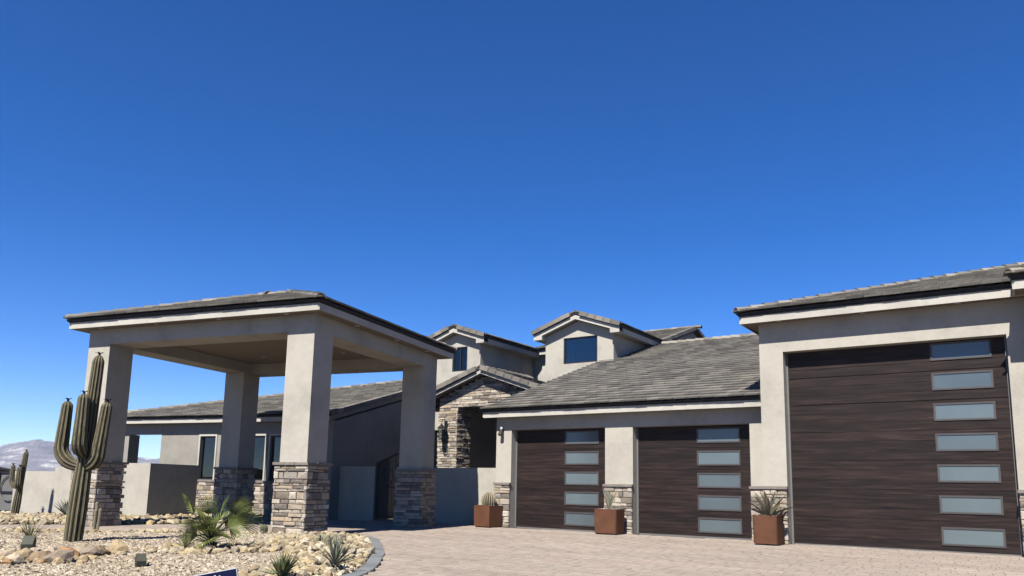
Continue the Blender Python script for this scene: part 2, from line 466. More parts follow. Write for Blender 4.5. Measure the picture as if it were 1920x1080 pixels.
def roof_slope(house, name, frame, o, along, up, poly, limit=300, rng=RNG, thick=.05):
    """a roof slope: underlay slab as the part, tiles as its pieces. poly (convex, anticlockwise) in (along, up) metres"""
    o, a, u = Vector(o), Vector(along).normalized(), Vector(up).normalized()
    n = a.cross(u).normalized()
    mb = MB()
    mb.prism([o + a * x + u * y - n * .004 for x, y in poly], -n * thick)
    roof = part(name, mb, M['deck'], house, frame)
    rot = Matrix((a, u, n)).transposed().to_4x4()
    pc = Pieces('roof_tile', roof, frame, M['tile'], limit, 'roof_tiles_rest')
    x0, x1 = min(p[0] for p in poly), max(p[0] for p in poly)
    y1 = max(p[1] for p in poly)
    row, y = 0, -.05
    while y < y1:
        x = x0 - (TW * .5 if row % 2 else 0) - .08
        while x < x1:
            r = [(x + .004, y), (x + TW - .004, y), (x + TW - .004, y + TL), (x + .004, y + TL)]
            full = area(r); c = r
            for i in range(len(poly)):
                p, q = poly[i], poly[(i + 1) % len(poly)]
                if abs(p[1]) < 1e-6 and abs(q[1]) < 1e-6: continue      # tiles hang over the eave
                c = clip(c, p, q)
                if len(c) < 3: break
            if len(c) >= 3 and area(c) > .004:
                base = o + a * x + u * y + n * (rng.uniform(0, .004))
                tilt = Matrix.Rotation(rng.uniform(-.006, .006), 4, 'Z')
                if area(c) > full * .985:
                    pc.add(Matrix.Translation(base) @ rot @ tilt, rng.choice(TILE_FULL))
                else:
                    pc.add(Matrix.Translation(base) @ rot, tile_mesh([(p[0] - x, p[1] - y) for p in c], ZOF))
            x += TW
        y += TE; row += 1
    pc.done()
    return roof
def cap_mesh():
    mb = MB(); w, L, h, t = .125, .40, .075, .022
    prof = [(-w, -.03), (-w * .55, h * .72), (0, h), (w * .55, h * .72), (w, -.03)]
    inner = [(x * .86, z - t) for x, z in prof]
    v = []
    for y, dz in ((0, .035), (L, 0)):
        v += [(x, y, z + dz) for x, z in prof] + [(x, y, z + dz) for x, z in inner]
    f = []
    for i in range(4):
        f += [(i, i + 1, 11 + i, 10 + i), (5 + i, 15 + i, 16 + i, 6 + i), (i, 5 + i, 6 + i, i + 1), (10 + i, 11 + i, 16 + i, 15 + i)]
    f += [(0, 10, 15, 5), (4, 9, 19, 14)]
    mb.add(v, f)
    return mb.mesh('ridge_tile', M['ridge'])
CAP = cap_mesh()
def ridge_line(roof, frame, p0, p1, step=.34, limit=200):
    p0, p1 = Vector(p0), Vector(p1)
    d = (p1 - p0); L = d.length; d.normalize()
    x = d.cross(Vector((0, 0, 1))).normalized(); z = x.cross(d).normalized()
    rot = Matrix((x, d, z)).transposed().to_4x4()
    pc = Pieces('ridge_tile', roof, frame, M['ridge'], limit, 'ridge_tiles_rest')
    for i in range(int(L / step) + 1):
        pc.add(Matrix.Translation(p0 + d * (i * step) + z * (.02 + RNG.uniform(0, .006))) @ rot @ Matrix.Rotation(RNG.uniform(-.03, .03), 4, 'Z'), CAP)
    pc.done()
def rake_line(roof, frame, p0, p1, out, step=.33, drop=.055):
    """L-shaped rake tiles down the sloping edge of a gable; out = horizontal outward vector"""
    p0, p1, out = Vector(p0), Vector(p1), Vector(out)
    d = (p1 - p0); L = d.length; d.normalize()
    up = Vector((0, 0, 1)); up = (up - d * up.dot(d)).normalized()
    rot = Matrix((out, d, up)).transposed().to_4x4()
    mb = MB()
    mb.box(-.15, .03, 0, step + .05, .07, .095); mb.box(.03, .055, 0, step + .05, -drop, .095)
    key = ('rake', step, drop)
    if key not in MESHES: MESHES[key] = mb.mesh('rake_tile', M['ridge'])
    pc = Pieces('rake_tile', roof, frame, M['ridge'], 200)
    for i in range(int(L / step)):
        pc.add(Matrix.Translation(p0 + d * (i * step)) @ rot @ Matrix.Rotation(-.035, 4, 'X'), MESHES[key])
    pc.done()
MESHES = {}
def soffit_light(parent, frame, x, y, z, r=.055):
    if 'sl' not in MESHES:
        mb = MB(); n = 14
        mb.add([(r * cos(2 * pi * k / n), r * sin(2 * pi * k / n), -.012) for k in range(n)] + [(r * cos(2 * pi * k / n), r * sin(2 * pi * k / n), .004) for k in range(n)],
               [tuple(range(n))[::-1]] + [(k, (k + 1) % n, (k + 1) % n + n, k + n) for k in range(n)])
        MESHES['sl'] = mb.mesh('soffit_light', M['white'])
    link('soffit_light', MESHES['sl'], parent, frame, (x, y, z))

# ================================================================ GROUND
def sheet(name, poly, z, mat, frame=G):
    mb = MB(); mb.add([(x, y, z) for x, y in poly], [tuple(range(len(poly)))])
    return structure(name, mb, mat, frame)
ISLAND = [(-30, -4.2), (-24, 1.0), (-20.3, 4.25), (-16.95, 7.25), (-15, 8.95), (-13.35, 10.5), (-12.75, 11.25), (-12.1, 11.75), (-11.3, 11.55), (-10.35, 10.7), (-9.5, 9.85),
          (-8.75, 9.1), (-8.1, 8.35), (-7.55, 7.7), (-7.1, 7.1), (-6.75, 6.5), (-6.5, 5.8), (-6.4, 5.0), (-6.6, 4.0), (-7.4, 2.6), (-9, .8), (-12, -2), (-18, -6)]
def smooth_poly(p, n=5):
    out = []
    m = len(p)
    for i in range(m):
        a, b, c, d = [Vector(p[(i + k) % m]) for k in (-1, 0, 1, 2)]
        for j in range(n):
            t = j / n
            out.append(tuple(.5 * ((2 * b) + (c - a) * t + (2 * a - 5 * b + 4 * c - d) * t * t + (3 * b - a - 3 * c + d) * t ** 3)))
    return out
ISL = smooth_poly(ISLAND, 4)
def inside(p, poly):
    x, y = p; c = False; j = len(poly) - 1
    for i in range(len(poly)):
        xi, yi = poly[i]; xj, yj = poly[j]
        if (yi > y) != (yj > y) and x < (xj - xi) * (y - yi) / (yj - yi) + xi: c = not c
        j = i
    return c
ISL_NP = np.array(ISL)
def edge_dist(x, y):
    a = ISL_NP; b = np.roll(a, -1, 0)
    d = b - a; t = ((x - a[:, 0]) * d[:, 0] + (y - a[:, 1]) * d[:, 1]) / (d ** 2).sum(1)
    t = np.clip(t, 0, 1)
    return np.sqrt((a[:, 0] + t * d[:, 0] - x) ** 2 + (a[:, 1] + t * d[:, 1] - y) ** 2).min()

ground = sheet('ground', [(-2500, -1400), (2500, -1400), (2500, 2500), (-2500, 2500)], -.06, M['desert'])
DRIVE = [(-30, -9), (30, -9), (30, 17.3), (-12.3, 17.45), (-15.4, 18.0), (-17.2, 17.0), (-19.4, 13.9), (-23.5, 8.6), (-33, -1)]
driveway = sheet('driveway', DRIVE, -.03, M['paver_base'])
# tan pavers, those near the camera one by one
def paver_mesh(w, l, k):
    r = random.Random(k); h = .045; c = .007
    mb = MB()
    bot = [(-w / 2, -l / 2, -h), (w / 2, -l / 2, -h), (w / 2, l / 2, -h), (-w / 2, l / 2, -h)]
    mid = [(x * .99, y * .99, -c) for x, y, _ in bot]
    top = [(x - math.copysign(c, x), y - math.copysign(c, y), r.uniform(-.0015, .0015)) for x, y, _ in bot]
    mb.add(bot + mid + top, [(i, (i + 1) % 4, (i + 1) % 4 + 4, i + 4) for i in range(4)] + [(i + 4, (i + 1) % 4 + 4, (i + 1) % 4 + 8, i + 8) for i in range(4)] + [(8, 9, 10, 11)])
    return mb.mesh('paver', M['paver'])
PAVM = {w: [paver_mesh(w - .008, .202, 10 + k) for k in range(3)] for w in (.15, .21, .30)}
pvr = Pieces('paver', driveway, G, M['paver'], 300, 'pavers_rest')
ang = radians(-3)
rowv = -9.0
ca, sa = cos(ang), sin(ang)
yrow = 3.0
while yrow < 21:
    x = -26 + RNG.uniform(0, .3)
    while x < 4.5:
        w = RNG.choice((.15, .21, .21, .30))
        cxw, cyw = (x + w / 2) * ca - yrow * sa, (x + w / 2) * sa + yrow * ca
        X = Vector((cxw, cyw, 0))
        # only where the camera could see it
        d = X - CAM; az = atan2(d.dot(RH), d.dot(FH))
        if -.72 < az < .72 and d.dot(FH) > 5.5 and inside((cxw, cyw), DRIVE) and not inside((cxw, cyw), ISL) and not (cyw > 17.9 and cxw > -12.3) and edge_dist(cxw, cyw) > .28 and not (cxw > -4.9 and cyw > 17.2):
            pvr.add(Matrix.Translation((cxw, cyw, RNG.uniform(-.003, .003))) @ Matrix.Rotation(ang + RNG.uniform(-.01, .01), 4, 'Z'), RNG.choice(PAVM[w]))
        x += w
    yrow += .21
pvr.done()
# grey border course round the island
def kerb_ring():
    root = sheet('kerb', ISL, -.02, M['paver_base'])
    pts = [Vector((*p, 0)) for p in ISL]
    pc = Pieces('kerb_paver', root, G, M['kerb'], 160, 'kerb_pavers_rest')
    mesh = []
    for k in range(3):
        r = random.Random(k); mb = MB(); w, l, h, c = .192, .19, .06, .008
        bot = [(-w / 2, -l / 2, -h), (w / 2, -l / 2, -h), (w / 2, l / 2, -h), (-w / 2, l / 2, -h)]
        mid = [(x, y, -c) for x, y, _ in bot]
        top = [(x - math.copysign(c, x), y - math.copysign(c, y), r.uniform(-.002, .002)) for x, y, _ in bot]
        mb.add(bot + mid + top, [(i, (i + 1) % 4, (i + 1) % 4 + 4, i + 4) for i in range(4)] + [(i + 4, (i + 1) % 4 + 4, (i + 1) % 4 + 8, i + 8) for i in range(4)] + [(8, 9, 10, 11)])
        mesh.append(mb.mesh('kerb_paver', M['kerb']))
    acc = 0
    for i in range(len(pts)):
        a, b = pts[i], pts[(i + 1) % len(pts)]
        d = b - a; L = d.length; d.normalize(); n = Vector((d.y, -d.x, 0))
        if inside((a + d * L / 2 + n * .1).xy, ISL): n = -n
        while acc < L:
            q = a + d * acc + n * .125
            if (q - CAM).dot(FH) > 5: pc.add(Matrix.Translation((q.x, q.y, .012)) @ Matrix.Rotation(atan2(d.y, d.x), 4, 'Z'), mesh[RNG.randrange(3)])
            acc += .2
        acc -= L
    pc.done()
kerb_ring()

# island: raised bed of gravel and rock
def bed_z(x, y):
    e = edge_dist(x, y)
    return -.01 + .09 * (1 - math.exp(-e / .8)) + .035 * mnoise.noise(Vector((x * .5, y * .5, 3)))
def island_mesh():
    mb = MB(); idx = {}; st = .22
    xs = np.arange(-24, -6.2, st); ys = np.arange(1.5, 12, st)
    ok = {}
    for i, x in enumerate(xs):
        for j, y in enumerate(ys):
            if inside((x, y), ISL) and (Vector((x, y, 0)) - CAM).dot(FH) > 5.5:
                idx[i, j] = len(mb.v); mb.v.append((x, y, bed_z(x, y)))
    for (i, j) in list(idx):
        q = [(i, j), (i + 1, j), (i + 1, j + 1), (i, j + 1)]
        if all(k in idx for k in q): mb.f.append(tuple(idx[k] for k in q)); mb.m.append(0)
    return mb
bed = structure('gravel_bed', island_mesh(), M['gravel_base'], smooth=True)
ICO_V, ICO_F = None, None
def ico(sub):
    bm = bmesh.new(); bmesh.ops.create_icosphere(bm, subdivisions=sub, radius=1)
    v = np.array([q.co[:] for q in bm.verts]); f = np.array([[q.index for q in p.verts] for p in bm.faces]); bm.free()
    return v, f
IV, IF = ico(1)
OV = np.array([(1, 0, 0), (-1, 0, 0), (0, 1, 0), (0, -1, 0), (0, 0, 1), (0, 0, -1)], float)
OF = np.array([(0, 2, 4), (2, 1, 4), (1, 3, 4), (3, 0, 4), (2, 0, 5), (1, 2, 5), (3, 1, 5), (0, 3, 5)])
def rot_mats(n):
    q = NPR.normal(size=(n, 4)); q /= np.linalg.norm(q, axis=1)[:, None]
    w, x, y, z = q.T
    return np.stack([np.stack([1 - 2 * (y * y + z * z), 2 * (x * y - z * w), 2 * (x * z + y * w)], -1), np.stack([2 * (x * y + z * w), 1 - 2 * (x * x + z * z), 2 * (y * z - x * w)], -1), np.stack([2 * (x * z - y * w), 2 * (y * z + x * w), 1 - 2 * (x * x + y * y)], -1)], 1)
def scatter(name, mat, pts, sizes, tv, tf, flat=.6, jitter=.3):
    n = len(pts); R = rot_mats(n)
    v = tv[None] * (1 + NPR.uniform(-jitter, jitter, (n, len(tv), 1)))
    v = v * NPR.uniform(.55, 1.25, (n, 1, 3))
    v = np.einsum('nij,nkj->nki', R, v); v[:, :, 2] *= flat
    v = v * sizes[:, None, None] + pts[:, None, :]
    f = tf[None] + (np.arange(n) * len(tv))[:, None, None]
    o = joined(name, mat, v.reshape(-1, 3), f.reshape(-1, 3))
    o['kind'] = 'stuff'
    return o
PALM_AT, SAG_AT = (-10.09, 7.15), (-12.42, 6.4)
def cobble_here(x, y):
    e = edge_dist(x, y)
    nz = mnoise.noise(Vector((x * .9, y * .9, 8)))
    if hypot(x - PALM_AT[0], y - PALM_AT[1]) < .95 + .35 * nz: return True
    if x > -11.2 and (x + 7.17) * .6 + (y - 6.2) * .8 > .25 * nz: return True
    return e < .85 + .4 * nz and y > 5
grav, gs, cob, cs = [], [], [], []
for _ in range(150000):
    x, y = RNG.uniform(-22, -6.3), RNG.uniform(2.2, 12)
    d = Vector((x, y, 0)) - CAM
    D = d.dot(FH)
    if D < 6.5 or abs(d.dot(RH)) > D * .70 or not inside((x, y), ISL): continue
    c = cobble_here(x, y)
    if c and RNG.random() < .13: cob.append((x, y, bed_z(x, y) + .015 + .02 * RNG.random())); cs.append(RNG.choice((.028, .035, .042, .05, .06, .075, .09)) * RNG.uniform(.85, 1.15))
    if RNG.random() < (.35 if c else 1): grav.append((x, y, bed_z(x, y) + .006)); gs.append(RNG.uniform(.017, .042))
scatter('gravel', M['gravel'], np.array(grav), np.array(gs), OV, OF, .65, .35)
# the yellow rocks: the nearest 300 one by one, under the bed
order = sorted(range(len(cob)), key=lambda i: (Vector(cob[i]) - CAM).length / cs[i])
def rock_mesh(k, sub=1, jit=.22, mat='cobble', name='bed_rock'):
    r = np.random.default_rng(k); v, f = ico(sub)
    v = v * (1 + r.uniform(-jit, jit, (len(v), 1))) * r.uniform(.7, 1.2, (1, 3))
    v[:, 2] *= .75
    mb = MB(); mb.add(v.tolist(), [tuple(int(i) for i in q) for q in f])
    return mb.mesh(name, M[mat])
ROCKS = [rock_mesh(k) for k in range(10)]
for i in order[:300]:
    o = bpy.data.objects.new('bed_rock', RNG.choice(ROCKS)); COL.objects.link(o); o.parent = bed
    o.matrix_local = Matrix.Translation(cob[i]) @ Euler((RNG.uniform(-.4, .4), RNG.uniform(-.4, .4), RNG.uniform(0, 6.3))).to_matrix().to_4x4() @ Matrix.Scale(cs[i], 4)
rest = order[300:]
if rest: scatter('bed_rocks_rest', M['cobble'], np.array([cob[i] for i in rest]), np.array([cs[i] for i in rest]), IV, IF, .75, .22)

# far bed along the walls, with its own rocks
FAR_BED = [(-34, 2), (-19.9, 8.15), (-18.4, 10.15), (-17.9, 11.2), (-17.6, 13.4), (-19.5, 17), (-26, 20), (-40, 14)]
far_bed = sheet('far_rock_bed', FAR_BED, -.012, M['gravel_base'])
path = sheet('path', [(-33.5, -.6), (-23.7, 6.0), (-19.6, 8.05), (-18.2, 10.2), (-17.75, 11.3), (-17.45, 13.5), (-14.6, 13.2), (-14.2, 10.6), (-16.9, 7.85), (-20.6, 4.75), (-28, -1.8)], -.022, M['path'])
fr, fs = [], []
for _ in range(5200):
    x, y = RNG.uniform(-27, -17.5), RNG.uniform(6, 18)
    d = Vector((x, y, 0)) - CAM; D = d.dot(FH)
    if not inside((x, y), FAR_BED) or abs(d.dot(RH)) > D * .72: continue
    fr.append((x, y, .03)); fs.append(RNG.uniform(.05, .13))
scatter('far_bed_rocks', M['cobble'], np.array(fr), np.array(fs), IV, IF, .8, .25)

# ================================================================ HILLS
def hills():
    mb = MB(); na, nr = 300, 60
    for i in range(na):
        az = radians(-46 + 30 * i / (na - 1))           # from the view's forward direction
        for j in range(nr):
            t = j / (nr - 1); D = 1300 + 850 * t
            p = FH * (D * cos(az)) + RH * (D * sin(az))
            px_ = 960 + 1448 * tan(az)
            ridge = 128 + 32 * math.exp(-((px_ - 78) / 60) ** 2) + 12 * math.sin(px_ * .013) - 12 * (1 if px_ > 140 else 0)
            q = Vector((p.x * .0042, p.y * .0042, 1.3))
            rough_ = mnoise.fractal(q * 2.6, .8, 2.1, 8) * 9 + mnoise.ridged_multi_fractal(q * 7, .9, 2.1, 6, 1, 2) * 4 - 4
            h = ridge * .43 * math.sin(min(t / .62, 1) * pi / 2) ** 1.1 + rough_ * min(1, t * 2)
            if t > .7: h -= (t - .7) * 100
            mb.v.append((p.x, p.y, max(h, 0) - 1 if j else -1.5))
    for i in range(na - 1):
        for j in range(nr - 1):
            a = i * nr + j
            mb.f.append((a, a + nr, a + nr + 1, a + 1)); mb.m.append(0)
    return structure('hills', mb, M['hill'], label='bare rocky desert mountains on the horizon')
hills()

# ================================================================ PORTE-COCHERE
pc_o = (-12.9, 16.08, 0)
porch = thing('porte_cochere', 'square stucco drive-through porch on four stone-footed columns with a tiled hip roof', 'porch', P, pc_o)
U0, U1, V0, V1 = -16.13, -9.68, 13.27, 18.92          # outer faces of the columns
CW, STZ = .68, 1.43
def column(u, v, seed):
    mb = MB(); mb.box(u, u + CW, v, v + CW, STZ - .02, 4.25)
    col = part('column', mb, M['stucco'], porch, P)
    mb = MB(); mb.box(u - .015, u + CW + .015, v - .015, v + CW + .015, -.03, STZ)
    part('stone_core', mb, M['mortar'], col, P)
    rng = random.Random(seed); rows = courses(0, STZ, rng)
    pcs = Pieces('stone', col, P, M['stone'], 300)
    t = .06
    ext = lambda i: t if i % 2 else 0
    lay_stones(pcs, (u - .015, v - .015, 0), (1, 0, 0), (0, -1, 0), rows, lambda z, i: (-ext(i), CW + .03 + ext(i)), rng)
    lay_stones(pcs, (u + CW + .015, v - .015, 0), (0, 1, 0), (1, 0, 0), rows, lambda z, i: (-ext(i + 1), CW + .03 + ext(i + 1)), rng)
    lay_stones(pcs, (u - .015, v + CW + .015, 0), (0, -1, 0), (-1, 0, 0), rows, lambda z, i: (-ext(i + 1), CW + .03 + ext(i + 1)), rng)
    pcs.done()
    mb = MB(); n = 3; c0, c1 = u - .10, u + CW + .10; d0, d1 = v - .10, v + CW + .10
    # a sill of cap pieces, each with its own length
    s = c0
    for k in range(n):
        e = c1 if k == n - 1 else s + (c1 - c0) / n * rng.uniform(.85, 1.15)
        mbk = MB(); mbk.box(s + .003, e - .003, d0, v - .001, STZ, STZ + .055 + rng.uniform(-.006, .006)); part('cap_stone', mbk, M['cap'], col, P); s = e
    s = v
    for k in range(n):
        e = d1 if k == n - 1 else s + (d1 - v) / n
        mbk = MB(); mbk.box(u + CW + .001, c1, s + .003, e - .003, STZ, STZ + .055 + rng.uniform(-.006, .006)); part('cap_stone', mbk, M['cap'], col, P); s = e
    mbk = MB(); mbk.box(c0, u - .001, v, d1, STZ, STZ + .052); part('cap_stone', mbk, M['cap'], col, P)
for k, (u, v) in enumerate([(U1 - CW, V0), (U0, V0), (U1 - CW, V1 - CW), (U0 - .08, V1 - CW - .22)]): column(u, v, 40 + k)
BZ, SZ = 4.24, 4.60
def pbox(name, mat, *b, parent=porch, frame=P):
    mb = MB(); mb.box(*b); return part(name, mb, M[mat], parent, frame)
pbox('beam', 'stucco', U0 - .002, U1 + .002, V0 - .002, V0 + CW, BZ, SZ)
pbox('beam', 'stucco', U0 - .002, U1 + .002, V1 - CW, V1 + .002, BZ, SZ)
pbox('beam', 'stucco', U0 - .002, U0 + CW, V0 + CW, V1 - CW, BZ, SZ)
pbox('beam', 'stucco', U1 - CW, U1 + .002, V0 + CW, V1 - CW, BZ, SZ)
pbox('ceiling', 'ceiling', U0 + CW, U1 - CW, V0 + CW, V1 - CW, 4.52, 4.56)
O = .32
E0, E1, W0, W1 = U0 - O, U1 + O, V0 - O, V1 + O       # eave outline
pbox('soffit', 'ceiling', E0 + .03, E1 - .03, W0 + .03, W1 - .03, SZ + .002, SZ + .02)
FB, FT = 4.59, 4.735
for nm, b in (('f', (E0, E1, W0, W0 + .03)), ('b', (E0, E1, W1 - .03, W1)), ('l', (E0, E0 + .03, W0 + .03, W1 - .03)), ('r', (E1 - .03, E1, W0 + .03, W1 - .03))):
    pbox('fascia', 'trim', *b, FB, FT)
for b in ((E0 - .012, E1 + .012, W0 - .012, W0 + .05), (E0 - .012, E1 + .012, W1 - .05, W1 + .012), (E0 - .012, E0 + .05, W0 + .05, W1 - .05), (E1 - .05, E1 + .012, W0 + .05, W1 - .05)):
    pbox('drip_edge', 'drip', *b, FT + .001, FT + .075)
EZ, S = FT + .075, .345
a0, a1, b0, b1 = E0 - .05, E1 + .05, W0 - .05, W1 + .05
wu, wv = a1 - a0, b1 - b0
hl = wv / 2; sl = sqrt(1 + S * S)
apz = EZ + hl * S
tri = lambda w: [(0, 0), (w, 0), (w - hl, hl * sl), (hl, hl * sl)]
r1 = roof_slope(porch, 'roof', P, (a0, b0, EZ), (1, 0, 0), (0, 1, S), tri(wu), 220)
r2 = roof_slope(porch, 'roof', P, (a1, b0, EZ), (0, 1, 0), (-1, 0, S), [(0, 0), (wv, 0), (hl, hl * sl)], 120)
r3 = roof_slope(porch, 'roof', P, (a1, b1, EZ), (-1, 0, 0), (0, -1, S), tri(wu), 0)
r4 = roof_slope(porch, 'roof', P, (a0, b1, EZ), (0, -1, 0), (1, 0, S), [(0, 0), (wv, 0), (hl, hl * sl)], 0)
ra, rb = (a0 + hl, b0 + hl, apz), (a1 - hl, b0 + hl, apz)
ridge_line(r1, P, (a0, b0, EZ), ra); ridge_line(r1, P, (a1, b0, EZ), rb)
ridge_line(r3, P, (a0, b1, EZ), ra); ridge_line(r3, P, (a1, b1, EZ), rb); ridge_line(r1, P, ra, rb)
for u in (-15.6, -13.9, -12.1, -10.3): soffit_light(porch, P, u, V0 - .16, SZ)
for v in (14.6, 16.4, 18.0): soffit_light(porch, P, U1 + .16, v, SZ)
for u, v in ((-14.2, 15.0), (-14.2, 17.2), (-11.6, 15.0), (-11.6, 17.2)): soffit_light(porch, P, u, v, 4.52)

# ================================================================ HOUSE
house = thing('house', 'long stucco house with grey tiled roofs, dormers, stone entry and three dark wood garage doors', 'house', G, (-8.5, 20, 0))
def hbox(name, mat, *b, frame=G, parent=house):
    mb = MB(); mb.box(*b); return part(name, mb, M[mat], parent, frame)

# ---- two-car garage
gw = part('garage_wall', wallp(-12.27, -4.84, -.05, 2.97, 17.5, 17.82, [(-11.77, -8.93, -.05, 2.615), (-8.17, -5.29, -.05, 2.60)]), M['stucco'], house)
GS = 1 / 3
mb = MB(); mb.prism([(-12.27, 17.82, -.05), (-12.27, 27.4, -.05), (-12.27, 27.4, 6.35), (-12.27, 17.82, 3.2)], (.25, 0, 0)); part('garage_wall', mb, M['stucco'], house)
hbox('soffit', 'stucco', -12.5, -4.84, 17.26, 17.497, 2.965, 2.985)
hbox('fascia', 'trim', -12.53, -4.84, 17.23, 17.258, 2.945, 3.095)
hbox('drip_edge', 'drip', -12.55, -4.84, 17.215, 17.27, 3.096, 3.165)
ge = Vector((-12.58, 17.17, 3.165)); gsl = sqrt(1 + GS * GS); glen = (27.45 - 17.17)
g_roof = roof_slope(house, 'garage_roof', G, ge, (1, 0, 0), (0, 1, GS), [(0, 0), (7.73, 0), (7.73, glen * gsl), (0, glen * gsl)], 300)
mb = MB(); mb.prism([(-12.56, 17.23, 2.96), (-12.56, 17.23, 3.12), (-12.56, 27.4, 3.12 + 10.17 * GS), (-12.56, 27.4, 2.96 + 10.17 * GS)], (.03, 0, 0)); part('rake_fascia', mb, M['trim'], house)
ridge_line(g_roof, G, (-12.6, 27.45, 3.18 + glen * GS), (-4.9, 27.45, 3.18 + glen * GS))
mb = MB(); mb.prism([(-12.58, 27.45, 3.1 + glen * GS), (-4.85, 27.45, 3.1 + glen * GS), (-4.85, 34, 3.8), (-12.58, 34, 3.8)], (0, 0, -.05)); part('rear_roof', mb, M['deck'], house)
for x in (-11.2, -9, -6.8, -5.4): soffit_light(house, G, x, 17.38, 2.965, .05)

def pillar_stones(x0, x1, y, seed, z1=1.13, cap=True, ztop=None):
    rng = random.Random(seed)
    mb = MB(); mb.box(x0, x1, y - .02, y - .001, -.03, z1); core = part('stone_veneer', mb, M['mortar'], house)
    pcs = Pieces('stone', core, G, M['stone'], 300)
    lay_stones(pcs, (x0, y - .02, 0), (1, 0, 0), (0, -1, 0), courses(0, z1, rng), lambda z, i: (0, x1 - x0), rng)
    pcs.done()
    n = 1 if x1 - x0 < .6 else 2
    for k in range(n):
        mb = MB(); w = (x1 - x0 + .04) / n; mb.box(x0 - .02 + k * w + .003, x0 - .02 + (k + 1) * w - .003, y - .105, y - .001, z1, z1 + .06); part('cap_stone', mb, M['cap'], core)
pillar_stones(-12.27, -11.77, 17.5, 1); pillar_stones(-8.93, -8.17, 17.5, 2); pillar_stones(-5.29, -4.84, 17.5, 3)

def garage_door(x0, x1, z1, y, sections, per, wins, label, seed):
    """sectional door of planks with a column of frosted windows"""
    rng = random.Random(seed)
    mb = MB(); mb.box(x0, x1, y + .03, y + .06, 0, z1)
    d = part('garage_door', mb, M['dark_door'], house); d['label'] = label
    n = sections * per; h = z1 / n
    for i in range(n):
        z0 = i * h
        gap = .005 if i % per == 0 else .0025
        lo, hi = z0 + gap, z0 + h - .002
        holes = [(a, b, max(lo, c), min(hi, e)) for a, b, c, e in wins if c < hi and e > lo]
        segs = [(x0 + .045, x1 - .045)]
        if holes:
            a, b, c, e = holes[0]
            mbp = MB()
            # plank notched round the window
            if c <= lo + 1e-6 and e >= hi - 1e-6:
                for xa, xb in ((x0 + .045, a), (b, x1 - .045)):
                    part('plank', MB().box(xa, xb, y, y + .03, lo, hi), M['wood'], d)
            else:
                part('plank', wallp(x0 + .045, x1 - .045, lo, hi, y, y + .03, [(a, b, c, e)]), M['wood'], d)
        else:
            mbp = MB(); v = .008
            mbp.prism([(x0 + .045, y, lo + v), (x0 + .045, y, hi - v), (x0 + .045, y + v, hi), (x0 + .045, y + .03, hi), (x0 + .045, y + .03, lo), (x0 + .045, y + v, lo)], (x1 - x0 - .09, 0, 0))
            part('plank', mbp, M['wood'], d)
    for a, b, c, e in wins:
        f = .022
        fr = wallp(a - .012, b + .012, c - .012, e + .012, y - .016, y + .02, [(a + f, b - f, c + f, e - f)])
        part('window_frame', fr, M['frame_brown'], d)
        mbp = MB(); mbp.box(a + f - .002, b - f + .002, y - .002, y + .01, c + f - .002, e - f + .002)
        part('window_pane', mbp, M['frosted'], d)
    for xx in (x0 + .003, x1 - .042):
        mbp = MB(); mbp.box(xx, xx + .039, y - .03, y + .028, 0, z1); part('weather_strip', mbp, M['grey_metal'], d)
    mbp = MB(); mbp.box(x0 + .05, x1 - .05, y - .012, y + .028, -.02, .022); part('bottom_seal', mbp, M['grey_metal'], d)
dw = lambda a, b, zs, h: [(a, b, z, z + h) for z in zs]
garage_door(-11.77, -8.93, 2.615, 17.75, 5, 3, dw(-10.22, -9.24, (.13, .65, 1.165, 1.69, 2.22), .325), 'dark wood garage door beside the low courtyard wall, five small windows', 5)
garage_door(-8.17, -5.29, 2.60, 17.75, 5, 3, dw(-6.61, -5.60, (.115, .63, 1.15, 1.67, 2.20), .325), 'dark wood garage door next to the tall door, five small windows', 6)

# ---- tall RV garage
part('tall_garage_wall', wallp(-4.83, 6, -.05, 4.73, 16.85, 17.2, [(-4.33, -.26, -.05, 4.06)]), M['stucco'], house)
mb = MB(); mb.box(-4.83, -4.55, 17.2, 29, -.05, 4.73); part('tall_garage_wall', mb, M['stucco'], house)
pillar_stones(-4.83, -4.33, 16.85, 8); pillar_stones(-.26, 1.2, 16.85, 9)
garage_door(-4.33, -.26, 4.06, 17.1, 7, 3, dw(-1.545, -.535, (.14, .735, 1.325, 1.92, 2.51, 3.11, 3.70), .32), 'tall dark wood garage door at the right with seven small windows', 7)
RF = 4.70
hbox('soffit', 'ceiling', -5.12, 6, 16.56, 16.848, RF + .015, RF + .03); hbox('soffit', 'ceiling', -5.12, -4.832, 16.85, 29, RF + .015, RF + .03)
hbox('fascia', 'trim', -5.15, 6, 16.53, 16.558, RF - .01, RF + .15); hbox('fascia', 'trim', -5.15, -5.122, 16.56, 29.3, RF - .01, RF + .15)
hbox('drip_edge', 'drip', -5.17, 6, 16.515, 16.57, RF + .151, RF + .235); hbox('drip_edge', 'drip', -5.17, -5.12, 16.57, 29.3, RF + .151, RF + .235)
RS = .305; rsl = sqrt(1 + RS * RS); RZ = RF + .235
rl = 6.4
rv_roof = roof_slope(house, 'tall_garage_roof', G, (-5.2, 16.48, RZ), (1, 0, 0), (0, 1, RS), [(0, 0), (11, 0), (11, rl * rsl), (rl, rl * rsl)], 300)
rv_roof2 = roof_slope(house, 'tall_garage_roof', G, (-5.2, 29.3, RZ), (0, -1, 0), (1, 0, RS), [(0, 0), (12.82, 0), (12.82 - rl, rl * rsl), (rl, rl * rsl)], 0)
ridge_line(rv_roof, G, (-5.2, 16.48, RZ), (-5.2 + rl, 16.48 + rl, RZ + rl * RS))
for x in (-4.35, -2.7, -1.0): soffit_light(house, G, x, 16.7, RF + .015, .055)
